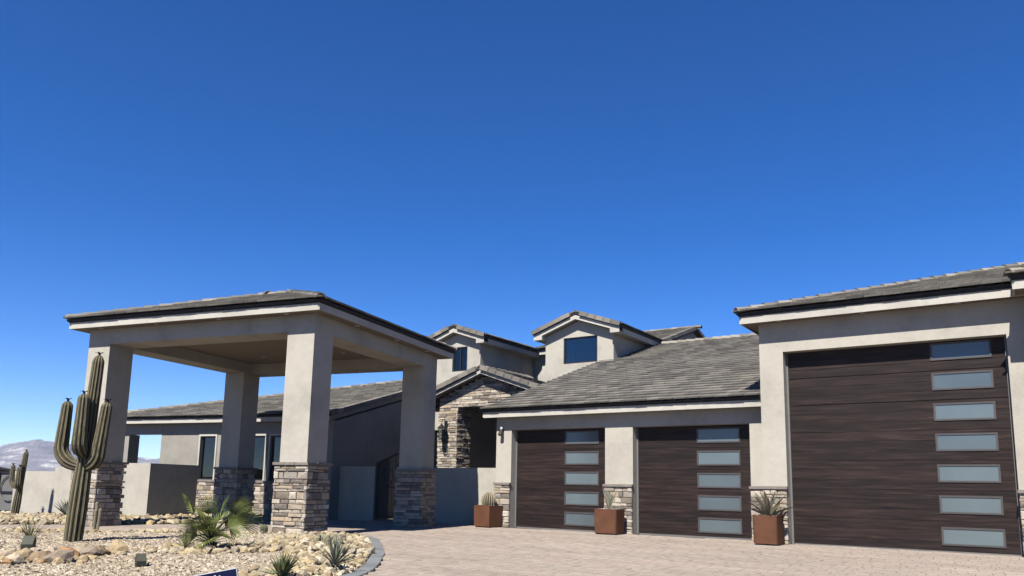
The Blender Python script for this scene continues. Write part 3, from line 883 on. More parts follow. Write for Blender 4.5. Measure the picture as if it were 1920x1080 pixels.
# forward bay at the right edge
JX, JY = -.10, 15.95
part('bay_wall', wallp(.25, 6, -.05, 4.73, 16.3, 16.6), M['stucco'], house)
hbox('soffit', 'ceiling', JX + .03, 6, JY + .03, 16.53, RF + .017, RF + .032)
hbox('fascia', 'trim', JX, 6, JY, JY + .028, RF - .006, RF + .152); hbox('fascia', 'trim', JX, JX + .028, JY + .03, 16.528, RF - .006, RF + .152)
hbox('drip_edge', 'drip', JX - .02, 6, JY - .02, JY + .04, RF + .153, RF + .237); hbox('drip_edge', 'drip', JX - .02, JX + .04, JY + .04, 16.5, RF + .153, RF + .237)
bay = roof_slope(house, 'bay_roof', G, (JX - .05, JY - .05, RZ + .01), (1, 0, 0), (0, 1, RS), [(0, 0), (6, 0), (6, 1.6), (1.5, 1.6)], 60)
ridge_line(bay, G, (JX - .05, JY - .05, RZ + .01), (JX + 1.4, JY + 1.4, RZ + 1.45 * RS))

# ---- gabled blocks: entry porch and dormer towers
def gable_block(tagname, x0, x1, yf, yb, zb, ze, sl, over, front_o, win=None, mat='stucco', limit=120, flare=None, back_wall=True):
    """a block with a front gable: walls, rake fascia with eave returns, two roof slopes and rake tiles"""
    xm = (x0 + x1) / 2; zp = ze + (xm - x0) * sl
    t = .25
    if win:
        a, b, c, e = win
        part(tagname + '_wall', wallp(x0, x1, zb, ze, yf, yf + t, [(a, b, c, e)]), M[mat], house)
    else:
        part(tagname + '_wall', wallp(x0, x1, zb, ze, yf, yf + t), M[mat], house)
    mb = MB(); mb.prism([(x0, yf, ze), (x1, yf, ze), (xm, yf, zp)], (0, t, 0)); part(tagname + '_gable', mb, M[mat], house)
    hb = lambda nm, m, *bb: hbox(nm, m, *bb)
    hb(tagname + '_wall', mat, x1 - t, x1, yf + t, yb, zb, ze); hb(tagname + '_wall', mat, x0, x0 + t, yf + t, yb, zb, ze)
    yo = yf - front_o; xo0, xo1 = x0 - over, x1 + over
    zl = ze - over * sl + .03
    th = .13
    for s, xa in ((1, xo0), (-1, xo1)):
        mb = MB()
        mb.prism([(xa, yo, zl - .02), (xm, yo, zl + (xm - xo0) * sl - .02), (xm, yo, zl + (xm - xo0) * sl + th), (xa, yo, zl + th)], (0, .03, 0))
        part('rake_fascia', mb, M['trim'], house)
        # boxed return at the foot
        mb = MB(); w = .36 * s
        mb.prism([(xa, yo - .004, zl - .05), (xa + w, yo - .004, zl - .05), (xa + w, yo - .004, zl + .36 * sl - .022), (xa, yo - .004, zl - .022)], (0, .3, 0)); part('eave_return', mb, M['trim'], house)
        # side fascia and drip
        xs = sorted((xa, xa + .03 * s)); hb('fascia', 'trim', xs[0], xs[1], yo + .3, yb, zl - .05, zl + th)
        xs = sorted((xa - .02 * s, xa + .04 * s)); hb('drip_edge', 'drip', xs[0], xs[1], yo + .02, yb, zl + th + .001, zl + th + .07)
        # sloping soffit
        mb = MB(); mb.prism([(xa + .03 * s, yo + .03, zl + .0), (xm, yo + .03, zl + (xm - xo0) * sl), (xm, yo + .03, zl + (xm - xo0) * sl + .02), (xa + .03 * s, yo + .03, zl + .02)], (0, front_o - .031, 0)); part('soffit', mb, M[mat], house)
        xs = sorted((xa + .03 * s, (x0 if s > 0 else x1) - .001 * s)); hb('soffit', mat, xs[0], xs[1], yf, yb, zl - .045, zl - .03)
    rz = zl + th + .075; ss = sqrt(1 + sl * sl); L = yb - yo
    w = xm - xo0 + .05
    ra = roof_slope(house, tagname + '_roof', G, (xo1 + .05, yo - .03, rz), (0, 1, 0), (-1, 0, sl), [(0, 0), (L, 0), (L, w * ss), (0, w * ss)], limit)
    rb = roof_slope(house, tagname + '_roof', G, (xo0 - .05, yb, rz), (0, -1, 0), (1, 0, sl), [(0, 0), (L + .03, 0), (L + .03, w * ss), (0, w * ss)], limit)
    rake_line(ra, G, (xo1 + .05, yo - .03, rz), (xm, yo - .03, rz + w * sl), (0, -1, 0))
    rake_line(rb, G, (xo0 - .05, yo - .03, rz), (xm, yo - .03, rz + w * sl), (0, -1, 0))
    ridge_line(ra, G, (xm, yo + .02, rz + w * sl - .035), (xm, yb, rz + w * sl))
    if win:
        a, b, c, e = win; f = .055
        fr = part('window', wallp(a, b, c, e, yf + .04, yf + .11, [(a + f, b - f, c + f, e - f)]), M['bronze_frame'], house)
        mbp = MB(); mbp.box(a + f - .004, b - f + .004, yf + .07, yf + .08, c + f - .004, e - f + .004); part('window_pane', mbp, M['glass'], fr)
        mbp = MB(); mbp.box(a - .02, b + .02, yf + .9, yf + .95, c - .3, e + .2); part('room_wall', mbp, M['interior'], fr)
        return fr
    return ra

w2 = gable_block('dormer', -14.82, -12.02, 24.2, 31, 4.0, 6.64, .345, .36, .28, (-14.05, -12.66, 5.56, 6.52), limit=60)
w1 = gable_block('dormer', -19.25, -17.02, 23.1, 28.5, 3.2, 6.52, .34, .34, .28, (-18.36, -17.64, 5.42, 6.36), limit=60)
hbox('window_mullion', 'bronze_frame', -18.02, -17.97, 23.135, 23.2, 5.47, 6.31)
# sloped shoulder wall left of the right dormer, wall and roof between the two
mb = MB(); mb.prism([(-15.16, 24.22, 4.0), (-14.82, 24.22, 4.0), (-14.82, 24.22, 5.62), (-15.16, 24.22, 5.2)], (0, .2, 0)); part('shoulder_wall', mb, M['stucco'], house)
hbox('link_wall', 'stucco', -17.02, -14.82, 26.9, 27.15, 3.5, 6.55)
hbox('fascia', 'trim', -16.66, -15.2, 26.58, 26.61, 6.48, 6.64); hbox('drip_edge', 'drip', -16.66, -15.2, 26.565, 26.62, 6.641, 6.71)
hbox('soffit', 'stucco', -16.66, -15.2, 26.61, 26.898, 6.50, 6.52)
roof_slope(house, 'link_roof', G, (-16.9, 26.52, 6.71), (1, 0, 0), (0, 1, .3), [(0, 0), (2.0, 0), (2.0, 3.4), (0, 3.4)], 70)
# far cross gable behind the garage ridge
fx, fy, fz, fs_ = -12.25, 33, 8.36, .325
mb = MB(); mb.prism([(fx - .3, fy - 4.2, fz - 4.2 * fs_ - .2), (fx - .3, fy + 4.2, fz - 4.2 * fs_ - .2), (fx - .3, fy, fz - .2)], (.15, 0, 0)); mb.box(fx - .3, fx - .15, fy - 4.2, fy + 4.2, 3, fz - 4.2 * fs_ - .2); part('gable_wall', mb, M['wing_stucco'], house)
fr_ = roof_slope(house, 'cross_roof', G, (-17.5, fy - 4.6, fz - 4.6 * fs_), (1, 0, 0), (0, 1, fs_), [(0, 0), (fx + 17.5, 0), (fx + 17.5, 4.6 * sqrt(1 + fs_ ** 2)), (0, 4.6 * sqrt(1 + fs_ ** 2))], 90)
mb = MB(); mb.prism([(fx, fy, fz), (fx, fy + 4.6, fz - 4.6 * fs_), (-17.5, fy + 4.6, fz - 4.6 * fs_), (-17.5, fy, fz)], (0, 0, -.05)); part('rear_roof', mb, M['deck'], house)
rake_line(fr_, G, (fx, fy - 4.6, fz - 4.6 * fs_ - .02), (fx, fy, fz - .02), (1, 0, 0)); rake_line(fr_, G, (fx, fy + 4.6, fz - 4.6 * fs_ - .02), (fx, fy, fz - .02), (1, 0, 0))
ridge_line(fr_, G, (-17.5, fy, fz), (fx, fy, fz))

# ---- stone entry
EY = 20.5
ex0, ex1, exm, eze, ezp, esl = -16.75, -12.95, -14.85, 3.66, 4.30, .345
mb = MB(); mb.box(ex0, -16.02, EY, EY + .72, -.05, 3.70); epil = part('entry_pillar', mb, M['mortar'], house)
rng = random.Random(77); rows = courses(1.3, 3.68, rng, .05, .12)
pcs = Pieces('stone', epil, G, M['stone'], 300)
lay_stones(pcs, (ex0, EY, 0), (1, 0, 0), (0, -1, 0), rows, lambda z, i: (-.05 * (i % 2), .73 + .055 * (i % 2)), rng, .05)
lay_stones(pcs, (-16.02, EY, 0), (0, 1, 0), (1, 0, 0), rows, lambda z, i: (-.055 * ((i + 1) % 2), .72), rng, .05)
pcs.done()
zg = lambda x: 4.70 - abs(x - exm) * esl
mb = MB(); mb.prism([(ex0, EY + .001, 3.68), (ex1, EY + .001, 3.68), (ex1, EY + .001, zg(ex1)), (exm, EY + .001, zg(exm)), (ex0, EY + .001, zg(ex0))], (0, .7, 0)); egab = part('entry_gable', mb, M['mortar'], house)
rows = courses(3.69, 4.66, rng, .05, .12)
pcs = Pieces('stone', egab, G, M['stone'], 300)
def gspan(z, i):
    r = (4.72 - z - .03) / esl
    return (max(ex0, exm - r) - ex0, min(ex1, exm + r) - ex0)
lay_stones(pcs, (ex0, EY, 0), (1, 0, 0), (0, -1, 0), rows, gspan, rng, .05)
pcs.done()
for s in (-1, 1):
    ew = 2.22 if s > 0 else 2.95                     # left eave and roof lengthened out of view to shade the wall behind
    xa = exm + s * ew; za = 4.72 - ew * esl + .02; yo = EY - .34
    mb = MB(); mb.prism([(xa, yo, za), (exm, yo, za + ew * esl), (exm, yo, za + ew * esl + .11), (xa, yo, za + .11)], (0, .03, 0)); part('rake_fascia', mb, M['trim'], house)
    mb = MB(); mb.prism([(xa, yo + .03, za + .02), (exm, yo + .03, za + ew * esl + .02), (exm, yo + .03, za + ew * esl + .04), (xa, yo + .03, za + .04)], (0, .35, 0)); part('soffit', mb, M['wing_stucco'], house)
    if s > 0: continue
    xs = sorted((xa, xa - .03 * s)); hbox('fascia', 'trim', xs[0], xs[1], yo + .03, 23.1, za - .01, za + .11)
    xs = sorted((xa + .02 * s, xa - .04 * s)); hbox('drip_edge', 'drip', xs[0], xs[1], yo, 23.1, za + .111, za + .18)
rz = 4.72 - 2.22 * esl + .20; ess = sqrt(1 + esl ** 2); Le = 23.1 - (EY - .37)
era = roof_slope(house, 'entry_roof', G, (exm + 2.27, EY - .37, rz), (0, 1, 0), (-1, 0, esl), [(0, 0), (Le, 0), (Le, 2.27 * ess), (0, 2.27 * ess)], 80)
erb = roof_slope(house, 'entry_roof', G, (exm - 3.0, 23.1, rz - .73 * esl), (0, -1, 0), (1, 0, esl), [(0, 0), (Le, 0), (Le, 3.0 * ess), (0, 3.0 * ess)], 80)
rake_line(era, G, (exm + 2.27, EY - .37, rz), (exm, EY - .37, rz + 2.27 * esl), (0, -1, 0)); rake_line(erb, G, (exm - 3.0, EY - .37, rz - .73 * esl), (exm, EY - .37, rz + 2.27 * esl), (0, -1, 0))
ridge_line(era, G, (exm, EY - .34, rz + 2.27 * esl - .035), (exm, 23.1, rz + 2.27 * esl))
hbox('entry_ceiling', 'ceiling', -16.02, -12.3, EY + .05, 23.1, 3.72, 3.76)
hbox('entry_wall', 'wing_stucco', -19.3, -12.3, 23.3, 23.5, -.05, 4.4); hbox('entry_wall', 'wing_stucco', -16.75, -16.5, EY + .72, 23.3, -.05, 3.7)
hbox('entry_door', 'dark_door', -15.6, -13.4, 23.22, 23.29, 0, 2.9)

# ---- left wing (turned with the porch)
lw_holes = [(-19.10, -18.46, 1.13, 2.56), (-17.10, -16.45, 1.13, 2.56), (-16.24, -15.6, 1.13, 2.56)]
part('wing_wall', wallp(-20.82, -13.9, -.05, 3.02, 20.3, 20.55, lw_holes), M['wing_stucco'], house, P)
hbox('patio_header', 'wing_stucco', -23.7, -20.825, 20.3, 20.55, 2.64, 3.02, frame=P)
hbox('patio_post', 'wing_stucco', -22.75, -22.3, 20.31, 20.76, -.05, 2.64, frame=P); hbox('patio_post', 'wing_stucco', -23.7, -23.3, 20.31, 20.76, -.05, 2.64, frame=P)
LS = .262
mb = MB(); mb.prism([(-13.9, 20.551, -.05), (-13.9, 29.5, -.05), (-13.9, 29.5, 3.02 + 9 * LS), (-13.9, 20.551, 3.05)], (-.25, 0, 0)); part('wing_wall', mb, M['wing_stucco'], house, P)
hbox('wing_wall', 'wing_stucco', -20.82, -20.6, 20.55, 26, -.05, 3.0, frame=P)
hbox('soffit', 'wing_stucco', -23.95, -13.86, 20.03, 20.297, 3.0, 3.02, frame=P)
hbox('fascia', 'trim', -24, -13.86, 20.0, 20.028, 2.99, 3.13, frame=P)
hbox('drip_edge', 'drip', -24.02, -13.84, 19.985, 20.04, 3.131, 3.19, frame=P)
lss = sqrt(1 + LS * LS); ll = 9.6
l_roof = roof_slope(house, 'wing_roof', P, (-24.05, 19.95, 3.19), (1, 0, 0), (0, 1, LS), [(0, 0), (10.25, 0), (10.25, ll * lss), (ll, ll * lss)], 300)
mb = MB(); mb.prism([(-24.05, 19.95, 3.18), (-24.05 + ll, 19.95 + ll, 3.18 + ll * LS), (-24.05, 19.95 + 2 * ll, 3.18)], (0, 0, -.04)); part('wing_roof', mb, M['deck'], house, P)
ridge_line(l_roof, P, (-24.05, 19.95, 3.19), (-24.05 + ll, 19.95 + ll, 3.19 + ll * LS))
rake_line(l_roof, P, (-13.8, 19.95, 3.19), (-13.8, 19.95 + ll, 3.19 + ll * LS), (1, 0, 0), drop=.05)
mb = MB(); mb.prism([(-13.86, 20.0, 2.99), (-13.86, 29.5, 2.99 + 9.5 * LS), (-13.86, 29.5, 3.12 + 9.5 * LS), (-13.86, 20.0, 3.12)], (.03, 0, 0)); part('rake_fascia', mb, M['wing_stucco'], house, P)
for k, (a, b, c, e) in enumerate(lw_holes):
    f = .05
    fr = part('window', wallp(a, b, c, e, 20.36, 20.43, [(a + f, b - f, c + f, e - f)]), M['bronze_frame'], house, P)
    mbp = MB(); mbp.box(a + f - .003, b - f + .003, 20.39, 20.40, c + f - .003, e - f + .003); part('window_pane', mbp, M['glass'], fr, P)
    mbp = MB(); mbp.box(a - .3, b + .3, 21.3, 21.35, c - .5, e + .3); part('room_wall', mbp, M['interior'], fr, P)
    mbp = MB(); mbp.box(a + f, b - f, 20.45, 20.46, c + (.45, .02, .02)[k], e - f); part('roller_blind', mbp, M['blind'], fr, P)
    for bb in ((a - .06, a - .001, c - .0, e + .001), (b + .001, b + .06, c - .0, e + .001), (a - .06, b + .06, e + .002, e + .06)):
        mbp = MB(); mbp.box(bb[0], bb[1], 20.275, 20.299, bb[2], bb[3]); part('window_surround', mbp, M['trim'], fr, P)
rng = random.Random(5)
mb = MB(); mb.box(-20.82, -14.2, 20.28, 20.299, -.03, 1.06); core = part('stone_veneer', mb, M['mortar'], house, P)
pcs = Pieces('stone', core, P, M['stone'], 300)
lay_stones(pcs, (-20.82, 20.28, 0), (1, 0, 0), (0, -1, 0), courses(0, 1.06, rng), lambda z, i: (0, 6.6), rng, .05, .15, .45)
pcs.done()
hbox('cap_stone', 'cap', -20.85, -14.18, 20.2, 20.27, 1.062, 1.115, frame=P, parent=core)

# ================================================================ GARDEN WALLS AND GATE
def wall_thing(label, mbs, frame=G, mat='stucco'):
    o = link('garden_wall', mbs.mesh('garden_wall', M[mat]), None, frame)
    return tag(o, label, 'wall')
mb = MB(); mb.box(-15.25, -12.28, 18.0, 18.2, -.05, 1.60)
wall_thing('low stucco courtyard wall joining the garage to the right porch column', mb)
mb = MB(); mb.box(-13.88, -12.62, 20.75, 20.95, -.05, 1.62)
wall_thing('short low stucco wall in shade between the left wing and the iron gate', mb, P)
mb = MB(); mb.box(-11.85, -10.9, 20.75, 20.95, -.05, 1.62)
wall_thing('short low stucco wall in shade hidden behind the right porch column', mb, P)
mb = MB(); mb.prism([(-19.6, 16.9, -.05), (-17.65, 16.9, -.05), (-17.65, 18.75, -.05), (-17.85, 18.75, -.05), (-17.85, 17.1, -.05), (-19.6, 17.1, -.05)], (0, 0, 1.60))
wall_thing('stucco screen wall with a corner behind the left porch column', mb, P)
mb = MB(); mb.box(-21.9, -20.27, 16.0, 16.2, -.05, 1.27); mb.box(-20.268, -19.3, 16.0, 16.2, -.05, 1.40)
wall_thing('stepped low stucco wall at the far left behind the small saguaro', mb, P)
gate = thing('iron_gate', 'black arched wrought iron gate behind the right porch column', 'gate', P, (-12.25, 20.85, 0))
mb = MB()
for u in (-12.6, -11.88): mb.box(u - .03, u + .03, 20.82, 20.88, 0, 1.75)
part('gate_post', mb, M['iron'], gate, P)
arc = [(-12.6 + .72 * i / 12, 20.85, 1.72 + .30 * (i / 12)) for i in range(13)]
mb = MB(); mb.prism([(-12.58, 20.87, .06), (-12.2, 20.87, .06), (-12.2, 20.87, 1.86), (-12.58, 20.87, 1.72)], (0, .02, 0)); part('shade_panel', mb, M['iron'], gate, P)  # dark sheet added behind the bars in place of the courtyard's shade
mb = MB(); mb.tube(arc, .03, 6); part('top_rail', mb, M['iron'], gate, P)
for i in range(1, 8):
    u = -12.6 + .72 * i / 8
    mb = MB(); mb.tube([(u, 20.85, .1), (u, 20.85, 1.70 + .30 * i / 8)], .009, 5); part('bar', mb, M['iron'], gate, P)
mb = MB(); mb.tube([(-12.24 + .2 * cos(t * .4), 20.83, 1.3 + .3 * sin(t * .4)) for t in range(17)], .012, 5, cap=False); part('scroll', mb, M['iron'], gate, P)
for z in (.12, 1.0):
    mb = MB(); mb.tube([(-12.6, 20.85, z), (-11.88, 20.85, z)], .014, 5); part('rail', mb, M['iron'], gate, P)
# neighbour's side gate at the far left
ngate = thing('side_gate', 'dark metal side gate with curved panel at the far left edge', 'gate', P, (-22.3, 16.3, 0))
mb = MB(); mb.box(-23.6, -21.92, 16.28, 16.34, .05, 1.22); part('panel', mb, M['grey_metal'], ngate, P)
for z in (.06, .62, 1.2):
    mb = MB(); mb.box(-23.6, -21.92, 16.24, 16.279, z, z + .05); part('rail', mb, M['iron'], ngate, P)
for u in (-23.62, -22.9, -21.97):
    mb = MB(); mb.box(u, u + .05, 16.23, 16.278, .02, 1.3); part('post', mb, M['iron'], ngate, P)
mb = MB(); mb.tube([(-22.4 + .38 * cos(t * pi / 8), 16.25, .75 + .38 * sin(t * pi / 8)) for t in range(17)], .015, 5, cap=False); part('ring', mb, M['iron'], ngate, P)
nh = thing('neighbour_house', 'dark low roof of a neighbouring house at the far left edge', 'house', P, (-41, 24, 0))
mb = MB(); mb.box(-50, -40.4, 24, 30, -.05, 1.25); part('wall', mb, M['wing_stucco'], nh, P)
mb = MB(); mb.prism([(-50.3, 23.7, 1.25), (-40, 23.7, 1.25), (-43.5, 26.5, 2.15), (-50.3, 26.5, 2.15)], (0, 0, .12)); mb.prism([(-50.3, 30.3, 1.25), (-40, 30.3, 1.25), (-43.5, 26.5, 2.15), (-50.3, 26.5, 2.15)], (0, 0, .12)); part('roof', mb, M['deck'], nh, P)

# ================================================================ WALL LAMPS
lan = thing('wall_lantern', 'black hanging lantern on the stone entry pillar', 'lantern', G, (-16.45, EY - .06, 2.9))
lx, ly = -16.42, EY - .06
mb = MB(); mb.box(lx - .06, lx + .06, ly - .03, ly + .02, 2.75, 3.25); part('back_plate', mb, M['iron'], lan)
mb = MB(); mb.tube([(lx, ly - .02, 3.2), (lx, ly - .14, 3.3), (lx, ly - .24, 3.22), (lx, ly - .24, 3.1)], .014, 6); part('arm', mb, M['iron'], lan)
mb = MB(); n = 6
ring = lambda r, z: [(lx + r * cos(2 * pi * k / n), ly - .24 + r * sin(2 * pi * k / n), z) for k in range(n)]
v = ring(.03, 3.12) + ring(.17, 2.98); mb.add(v, [(k, (k + 1) % n, (k + 1) % n + n, k + n) for k in range(n)] + [tuple(range(n))]); part('hood', mb, M['iron'], lan)
mb = MB()
for k in range(n):
    c = ring(.13, 0)[k]; mb.tube([(c[0], c[1], 2.97), (lx + (c[0] - lx) * .65, ly - .24 + (c[1] - ly + .24) * .65, 2.58)], .009, 4)
part('cage', mb, M['iron'], lan)
mb = MB(); v = ring(.115, 2.96) + ring(.075, 2.60); mb.add(v, [(k, (k + 1) % n, (k + 1) % n + n, k + n) for k in range(n)]); part('glass', mb, M['glass'], lan)
mb = MB(); mb.tube([(lx - .09, ly - .05, 2.62), (lx - .09, ly - .05, 2.28), (lx - .06, ly - .05, 2.2), (lx, ly - .05, 2.17), (lx + .06, ly - .05, 2.2), (lx + .09, ly - .05, 2.28), (lx + .09, ly - .05, 2.62)], .016, 6); part('hook', mb, M['iron'], lan)
sp = thing('spotlight', 'small black security spotlight high on the left garage pillar', 'light', G, (-12.06, 17.49, 2.6))
mb = MB(); mb.box(-12.1, -12.02, 17.47, 17.498, 2.56, 2.66); part('bracket', mb, M['iron'], sp)
mb = MB(); mb.tube([(-12.06, 17.44, 2.62), (-12.06, 17.40, 2.55), (-12.06, 17.36, 2.47)], [.045, .055, .06], 10); part('head', mb, M['iron'], sp)
mb = MB(); mb.tube([(-12.06, 17.47, 2.63), (-12.06, 17.42, 2.66), (-12.06, 17.40, 2.69)], [.03, .045, .02], 8); part('sensor', mb, M['white'], sp)

# ================================================================ PLANT BUILDERS
def blade(L, w, bend, n=6, thick=.15, fold=.35):
    """one leaf rising along +Y then curving up (+Z) or down; returns verts/faces with V section"""
    v, f = [], []
    ang = 0; y = z = 0
    for i in range(n + 1):
        t = i / n
        ww = w * (min(1, .55 + 1.6 * t) if t < .35 else max(.0, 1.11 * (1 - ((t - .35) / .65) ** 1.6)))
        ww = max(ww, w * .03)
        v += [(-ww / 2, y, z + ww * fold), (0, y, z), (ww / 2, y, z + ww * fold), (0, y - .0, z - ww * thick)]
        a = bend * t
        y += cos(a) * L / n; z += sin(a) * L / n
    for i in range(n):
        b = i * 4
        f += [(b, b + 1, b + 5, b + 4), (b + 1, b + 2, b + 6, b + 5), (b + 2, b + 3, b + 7, b + 6), (b + 3, b, b + 4, b + 7)]
    f += [(0, 3, 2, 1), (n * 4, n * 4 + 1, n * 4 + 2, n * 4 + 3)]
    return v, f
def rosette(name, label, cat, loc, mat, leaves, group=None, part_name='leaf'):
    """leaves: (azimuth, elevation, length, width, bend)"""
    t = thing(name, label, cat, G, loc, group)
    cache = {}
    for az, el, L, w, b in leaves:
        k = (round(L, 1), round(w, 2), round(b, 1))
        if k not in cache:
            mb = MB(); vv, ff = blade(k[0], max(w, .008), k[2]); mb.add(vv, ff); cache[k] = mb.mesh(part_name, M[mat], smooth=False)
        o = bpy.data.objects.new(part_name, cache[k]); COL.objects.link(o); o.parent = t
        o.matrix_local = Matrix.Rotation(az, 4, 'Z') @ Matrix.Rotation(el, 4, 'X') @ Matrix.Rotation(RNG.uniform(-.3, .3), 4, 'Y')
    return t
def ribbed(path, radii, ribs, depth=.26, per=8, twist=0, dome=True):
    """ribbed column swept along PATH; material 1 on the crests"""
    mb = MB(); pts = [Vector(p) for p in path]
    n = ribs * per
    fixed = None
    rings = []
    for i, p in enumerate(pts):
        t = (pts[min(i + 1, len(pts) - 1)] - pts[max(i - 1, 0)]).normalized()
        ref = FH
        a = (ref - t * ref.dot(t)).normalized()
        if fixed is not None:
            a = (fixed - t * fixed.dot(t)).normalized()
        fixed = a
        b = t.cross(a).normalized()
        ring = []
        for k in range(n):
            th = 2 * pi * k / n
            ph = (k % per) / per
            crest = 1 - abs(2 * ph - 1)              # 0 at the valley, 1 at the crest
            r = radii[i] * (1 - depth * (1 - crest ** .55))
            ring.append(p + r * (cos(th) * a + sin(th) * b))
        rings.append(ring)
    v = [q for r in rings for q in r]
    f, m = [], []
    for i in range(len(pts) - 1):
        for k in range(n):
            f.append((i * n + k, i * n + (k + 1) % n, (i + 1) * n + (k + 1) % n, (i + 1) * n + k))
            ph = (k % per)
            m.append(1 if ph in (per // 2 - 1, per // 2) and (per < 8 or (i * 7 + k) % 11) else 0)
    o = len(v); v.append(pts[-1]); 
    for k in range(n): f.append(((len(pts) - 1) * n + k, (len(pts) - 1) * n + (k + 1) % n, o)); m.append(0)
    mb.v = [tuple(q) for q in v]; mb.f = f; mb.m = m
    return mb
def dome_path(p0, p1, r, n=10, taper=.86, start=1.0):
    """straight run p0->p1 ending in a rounded tip; returns (path, radii)"""
    p0, p1 = Vector(p0), Vector(p1); d = (p1 - p0); L = d.length; d.normalize()
    path, rad = [], []
    for i in range(n + 1):
        t = i / n; path.append(p0 + d * (L - r) * t); rad.append(r * (start + (taper - start) * t))
    rr = rad[-1]
    for i in range(1, 6):
        a = i / 5 * pi / 2 * .97; path.append(p1 - d * r + d * (r * sin(a))); rad.append(rr * cos(a) + .002)
    return path, rad
def bud(parent, p, s=.07):
    mb = MB()
    mb.tube([Vector(p) - Vector((0, 0, .03)), Vector(p) + Vector((0, 0, .02))], s * .28, 6)
    for k in range(6):
        a = k * pi / 3 + .3; d = Vector((cos(a), sin(a), .35)); q = Vector(p) + Vector((0, 0, .0))
        sd = Vector((-sin(a), cos(a), 0)) * s * .22
        mb.add([q - sd, q + sd, q + d * s + sd * .9, q + d * s - sd * .9], [(0, 1, 2, 3)])
    part('flower', mb, M['cactus_dark'], parent)
def arm_path(base, out, z_bot, z_top, reach, r, flare=0):
    """U-shaped arm: leaves the trunk, curves out and rises"""
    b = Vector(base); o = Vector(out).normalized()
    path, rad = [], []
    R = reach
    for i in range(9):
        a = i / 8 * pi / 2
        path.append(b + o * (R * sin(a)) + Vector((0, 0, z_bot + R * (1 - cos(a)) * .85)))
        rad.append(r * (.62 + .42 * min(1, i / 4)))
    q = path[-1]; path.pop(); rad.pop()
    pp, rr = dome_path(q, Vector((q.x, q.y, z_top)) + o * flare, r * .98, 9, .82, 1.04)
    return path + pp, rad + rr
def saguaro(label, at, trunk_r, top, arms, ribs, group=None, lean=(0, 0)):
    t = thing('saguaro_cactus', label, 'cactus', G, at)
    mats = [M['saguaro'], M['saguaro_rib']]
    b = Vector(at)
    path, rad = dome_path(b + Vector((0, 0, -.05)), b + Vector((lean[0], lean[1], top)), trunk_r, 16, .70, 1.0)
    k = len(path)
    rad = [r * (.9 + .16 * sin(min(1, i / 8) * pi)) for i, r in enumerate(rad)]
    part('trunk', ribbed(path, rad, ribs), mats, t, smooth=False)
    bud(t, b + Vector((lean[0], lean[1], top + .02)))
    for out, zb, zt, reach, r, fl in arms:
        lz = Vector((lean[0], lean[1], 0)) * (zb / top)
        pa, ra = arm_path(b + lz, out, zb, zt, reach, r, fl)
        part('arm', ribbed(pa, ra, ribs - 2), mats, t)
        bud(t, Vector((pa[-1].x, pa[-1].y, zt + .02)))
    return t
saguaro('tall ribbed saguaro with three upturned arms standing in the front gravel', (-12.44, 6.38, .05), .143, 2.98,
        [(-RH - FH * .1, 1.20, 2.28, .365, .105, -.03), (-FH * .98 + RH * .02, 1.40, 2.38, .22, .105, 0), (RH - FH * .25, 1.20, 2.27, .25, .105, .08)], 11, lean=(RH.x * .12, RH.y * .12))
saguaro('smaller two-armed saguaro in front of the far left garden wall', (-23.25, 10.28, 0), .105, 1.80,
        [(-RH + FH * .1, .80, 1.42, .26, .07, 0), (RH * .2 - FH, .82, 1.38, .13, .085, 0)], 11, lean=(RH.x * .14, RH.y * .14))
# fan palm
def fan_leaf(n=21, R=.45, spread=2.5):
    mb = MB()
    for i in range(n):
        a = -spread / 2 + spread * i / (n - 1)
        L = R * (1 - .22 * abs(a / (spread / 2)) ** 2) * RNG.uniform(.93, 1.05)
        d = Vector((sin(a), cos(a), 0)); s = Vector((cos(a), -sin(a), 0)); dz = .02 + .05 * cos(a * 2)
        w = .0105
        pts = [(0, w * .25, 0), (.35, w * .75, .03), (.62, w, .035), (.85, w * .6, .0 - .02), (1, .002, -.06 - RNG.uniform(0, .05))]
        v = []
        for t, ww, z in pts:
            c = d * (L * t) + Vector((0, 0, z * R + .0))
            v += [c - s * ww + Vector((0, 0, ww * .5)), c - Vector((0, 0, ww * .4)), c + s * ww + Vector((0, 0, ww * .5))]
        f = []
        for k in range(4):
            b = k * 3; f += [(b, b + 1, b + 4, b + 3), (b + 1, b + 2, b + 5, b + 4)]
        mb.add(v, f)
    return mb.mesh('fan_blade', M['palm'], fix=False)
FANS = [fan_leaf() for _ in range(4)]
